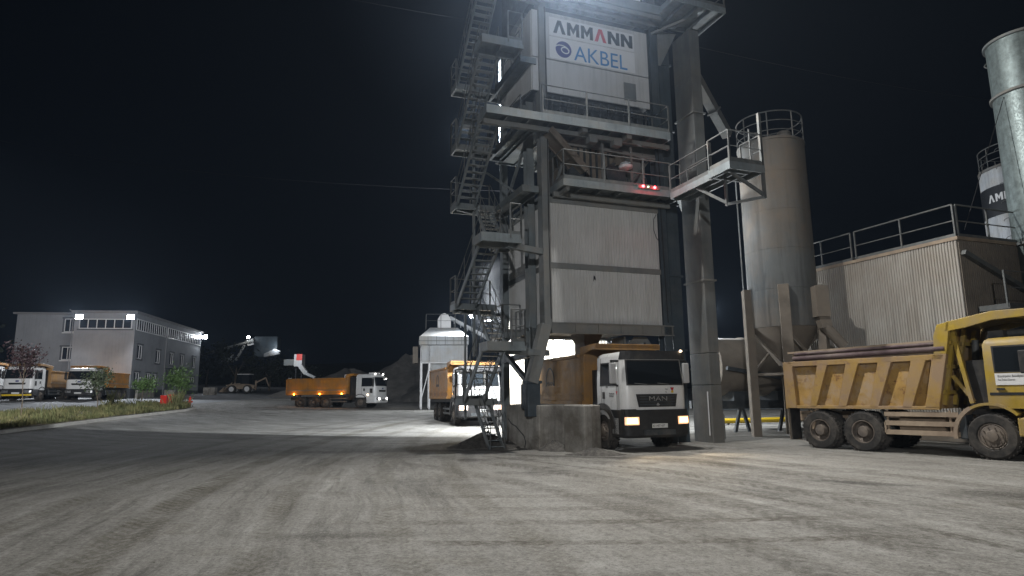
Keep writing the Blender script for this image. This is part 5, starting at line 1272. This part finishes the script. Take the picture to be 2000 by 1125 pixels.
wl_ = MB().box(.4, .6, .5, 5.2, -.3, 1.0).build('yard_wall', M['conc'], GB)
bm_ = GB.matrix_world
bm_ = Matrix.Translation((K0.x, K0.y, zb)) @ Matrix.Rotation(BA, 4, 'Z')
for (x, y), aim, pw in (((-5.25, -.55), (-6, -25, 0), 8000), ((-.25, -.55), (6, -22, 0), 8000), ((.45, 22.6), (20, 14, 0), 900)):
    fl = MB().box(x-.36, x+.36, y-.06, y+.1, 8.38, 8.88).bar((x, y+.1, 8.7), (x*.97, y+.6, 8.7), .06).build('floodlight', M['dark'], GB)
    MB().box(x-.33, x+.33, y-.085, y-.061, 8.42, 8.84).build('floodlight_lens', M['lampb'], fl)
    lamp('building_flood', 'SPOT', bm_ @ Vector((x, y-.12, 8.65)), pw, (.86, .92, 1), bm_ @ Vector(aim), .2, spot_size=R(172), spot_blend=.35)
# cabled lines across the night sky
def cable(name, label, a, b, sag):
    a, b = Vector(a), Vector(b); mb = MB(); n = 24; pts = [a.lerp(b, i/n)-Vector((0, 0, sag*4*(i/n)*(1-i/n))) for i in range(n+1)]
    mb.path(pts, .011, 5); tag(mb.build(name, M['cable']), label, 'cable', 'overhead cables')
cable('overhead_cable', 'thin overhead cable running from the top left of the sky to the tower', (-28, 40, 34), tuple(tw(-1, 3, 17)), .6)
cable('overhead_cable', 'thin overhead cable sagging lower across the dark sky left of the tower', (-60, 60, 30), tuple(tw(2.5, 9, 12)), 1.5)
cable('overhead_cable', 'thin overhead cable in the dark sky right of the tower', tuple(tw(6.3, .2, 16)), (48, 48, 24), .8)
# ------------------------------------------------------------ dusty night air
hz = MB().box(-420, 420, -60, 420, -6, 60).build('haze', None)
hm = bpy.data.materials.new('haze_air'); hm.use_nodes = True; nt = hm.node_tree; nt.nodes.clear()
o_ = nt.nodes.new('ShaderNodeOutputMaterial'); pv = nt.nodes.new('ShaderNodeVolumePrincipled')
pv.inputs['Color'].default_value = (.62, .78, 1.0, 1); pv.inputs['Density'].default_value = .00028; pv.inputs['Anisotropy'].default_value = .35
nt.links.new(pv.outputs[0], o_.inputs['Volume']); hz.data.materials.append(hm)
tag(hz, 'thin dusty haze hanging in the night air', 'haze', kind='stuff')

# hot steam drifting out under the storage bins, and an added glow cloud
def steam(label, u0, u1, v0, v1, z0, z1, dens, seed, nr=(.47, .72)):
    c = Vector(((u0+u1)/2, (v0+v1)/2, (z0+z1)/2)); h = Vector(((u1-u0)/2, (v1-v0)/2, (z1-z0)/2))
    prof = [(math.sin(math.pi*i/10), -math.cos(math.pi*i/10)) for i in range(1, 10)]
    o = MB().lathe(prof, 20).build('steam', None); o.location = tw(*c); o.rotation_euler = (0, 0, YAW); o.scale = h
    m = bpy.data.materials.new('steam_or_glow'); m.use_nodes = True; nt = m.node_tree; nt.nodes.clear(); N = nt.nodes; L = nt.links
    ou = N.new('ShaderNodeOutputMaterial'); pv = N.new('ShaderNodeVolumePrincipled'); tc = N.new('ShaderNodeTexCoord'); no = N.new('ShaderNodeTexNoise'); no.noise_dimensions = '4D'
    no.inputs['Scale'].default_value = 2.2; no.inputs['Detail'].default_value = 5; no.inputs['W'].default_value = seed; L.new(tc.outputs['Object'], no.inputs['Vector'])
    ln = N.new('ShaderNodeVectorMath'); ln.operation = 'LENGTH'; L.new(tc.outputs['Object'], ln.inputs[0])
    r1 = N.new('ShaderNodeMapRange'); r1.inputs[1].default_value, r1.inputs[2].default_value = nr; L.new(no.outputs['Fac'], r1.inputs[0])
    r2 = N.new('ShaderNodeMapRange'); r2.inputs[1].default_value = .35 if dens > .1 else .05; r2.inputs[2].default_value = .95; r2.inputs[3].default_value = dens; r2.inputs[4].default_value = 0; L.new(ln.outputs['Value'], r2.inputs[0])
    mu = N.new('ShaderNodeMath'); mu.operation = 'MULTIPLY'; L.new(r1.outputs[0], mu.inputs[0]); L.new(r2.outputs[0], mu.inputs[1]); L.new(mu.outputs[0], pv.inputs['Density'])
    pv.inputs['Color'].default_value = (.9, .92, .95, 1) if dens > .1 else (.55, .72, 1, 1); L.new(pv.outputs[0], ou.inputs['Volume']); o.data.materials.append(m)
    tag(o, label, 'steam', kind='stuff')
steam('white steam curling out under the storage bins above the loading truck', .3, 4.6, .4, 4.2, 2.9, 4.3, 1.5, 1.0)
steam('faint white steam rising behind the zigzag stair', -1.1, 1.6, 5.2, 7.6, 3.6, 8.2, .5, 4.0)
steam('added glow cloud imitating lamp flare round the floodlit upper left corner of the mixing tower', -9, 6, -8, 5, 9, 23, .024, 7.0, (.18, .75))  # volume added to imitate the floodlight's glow, tinted bluish
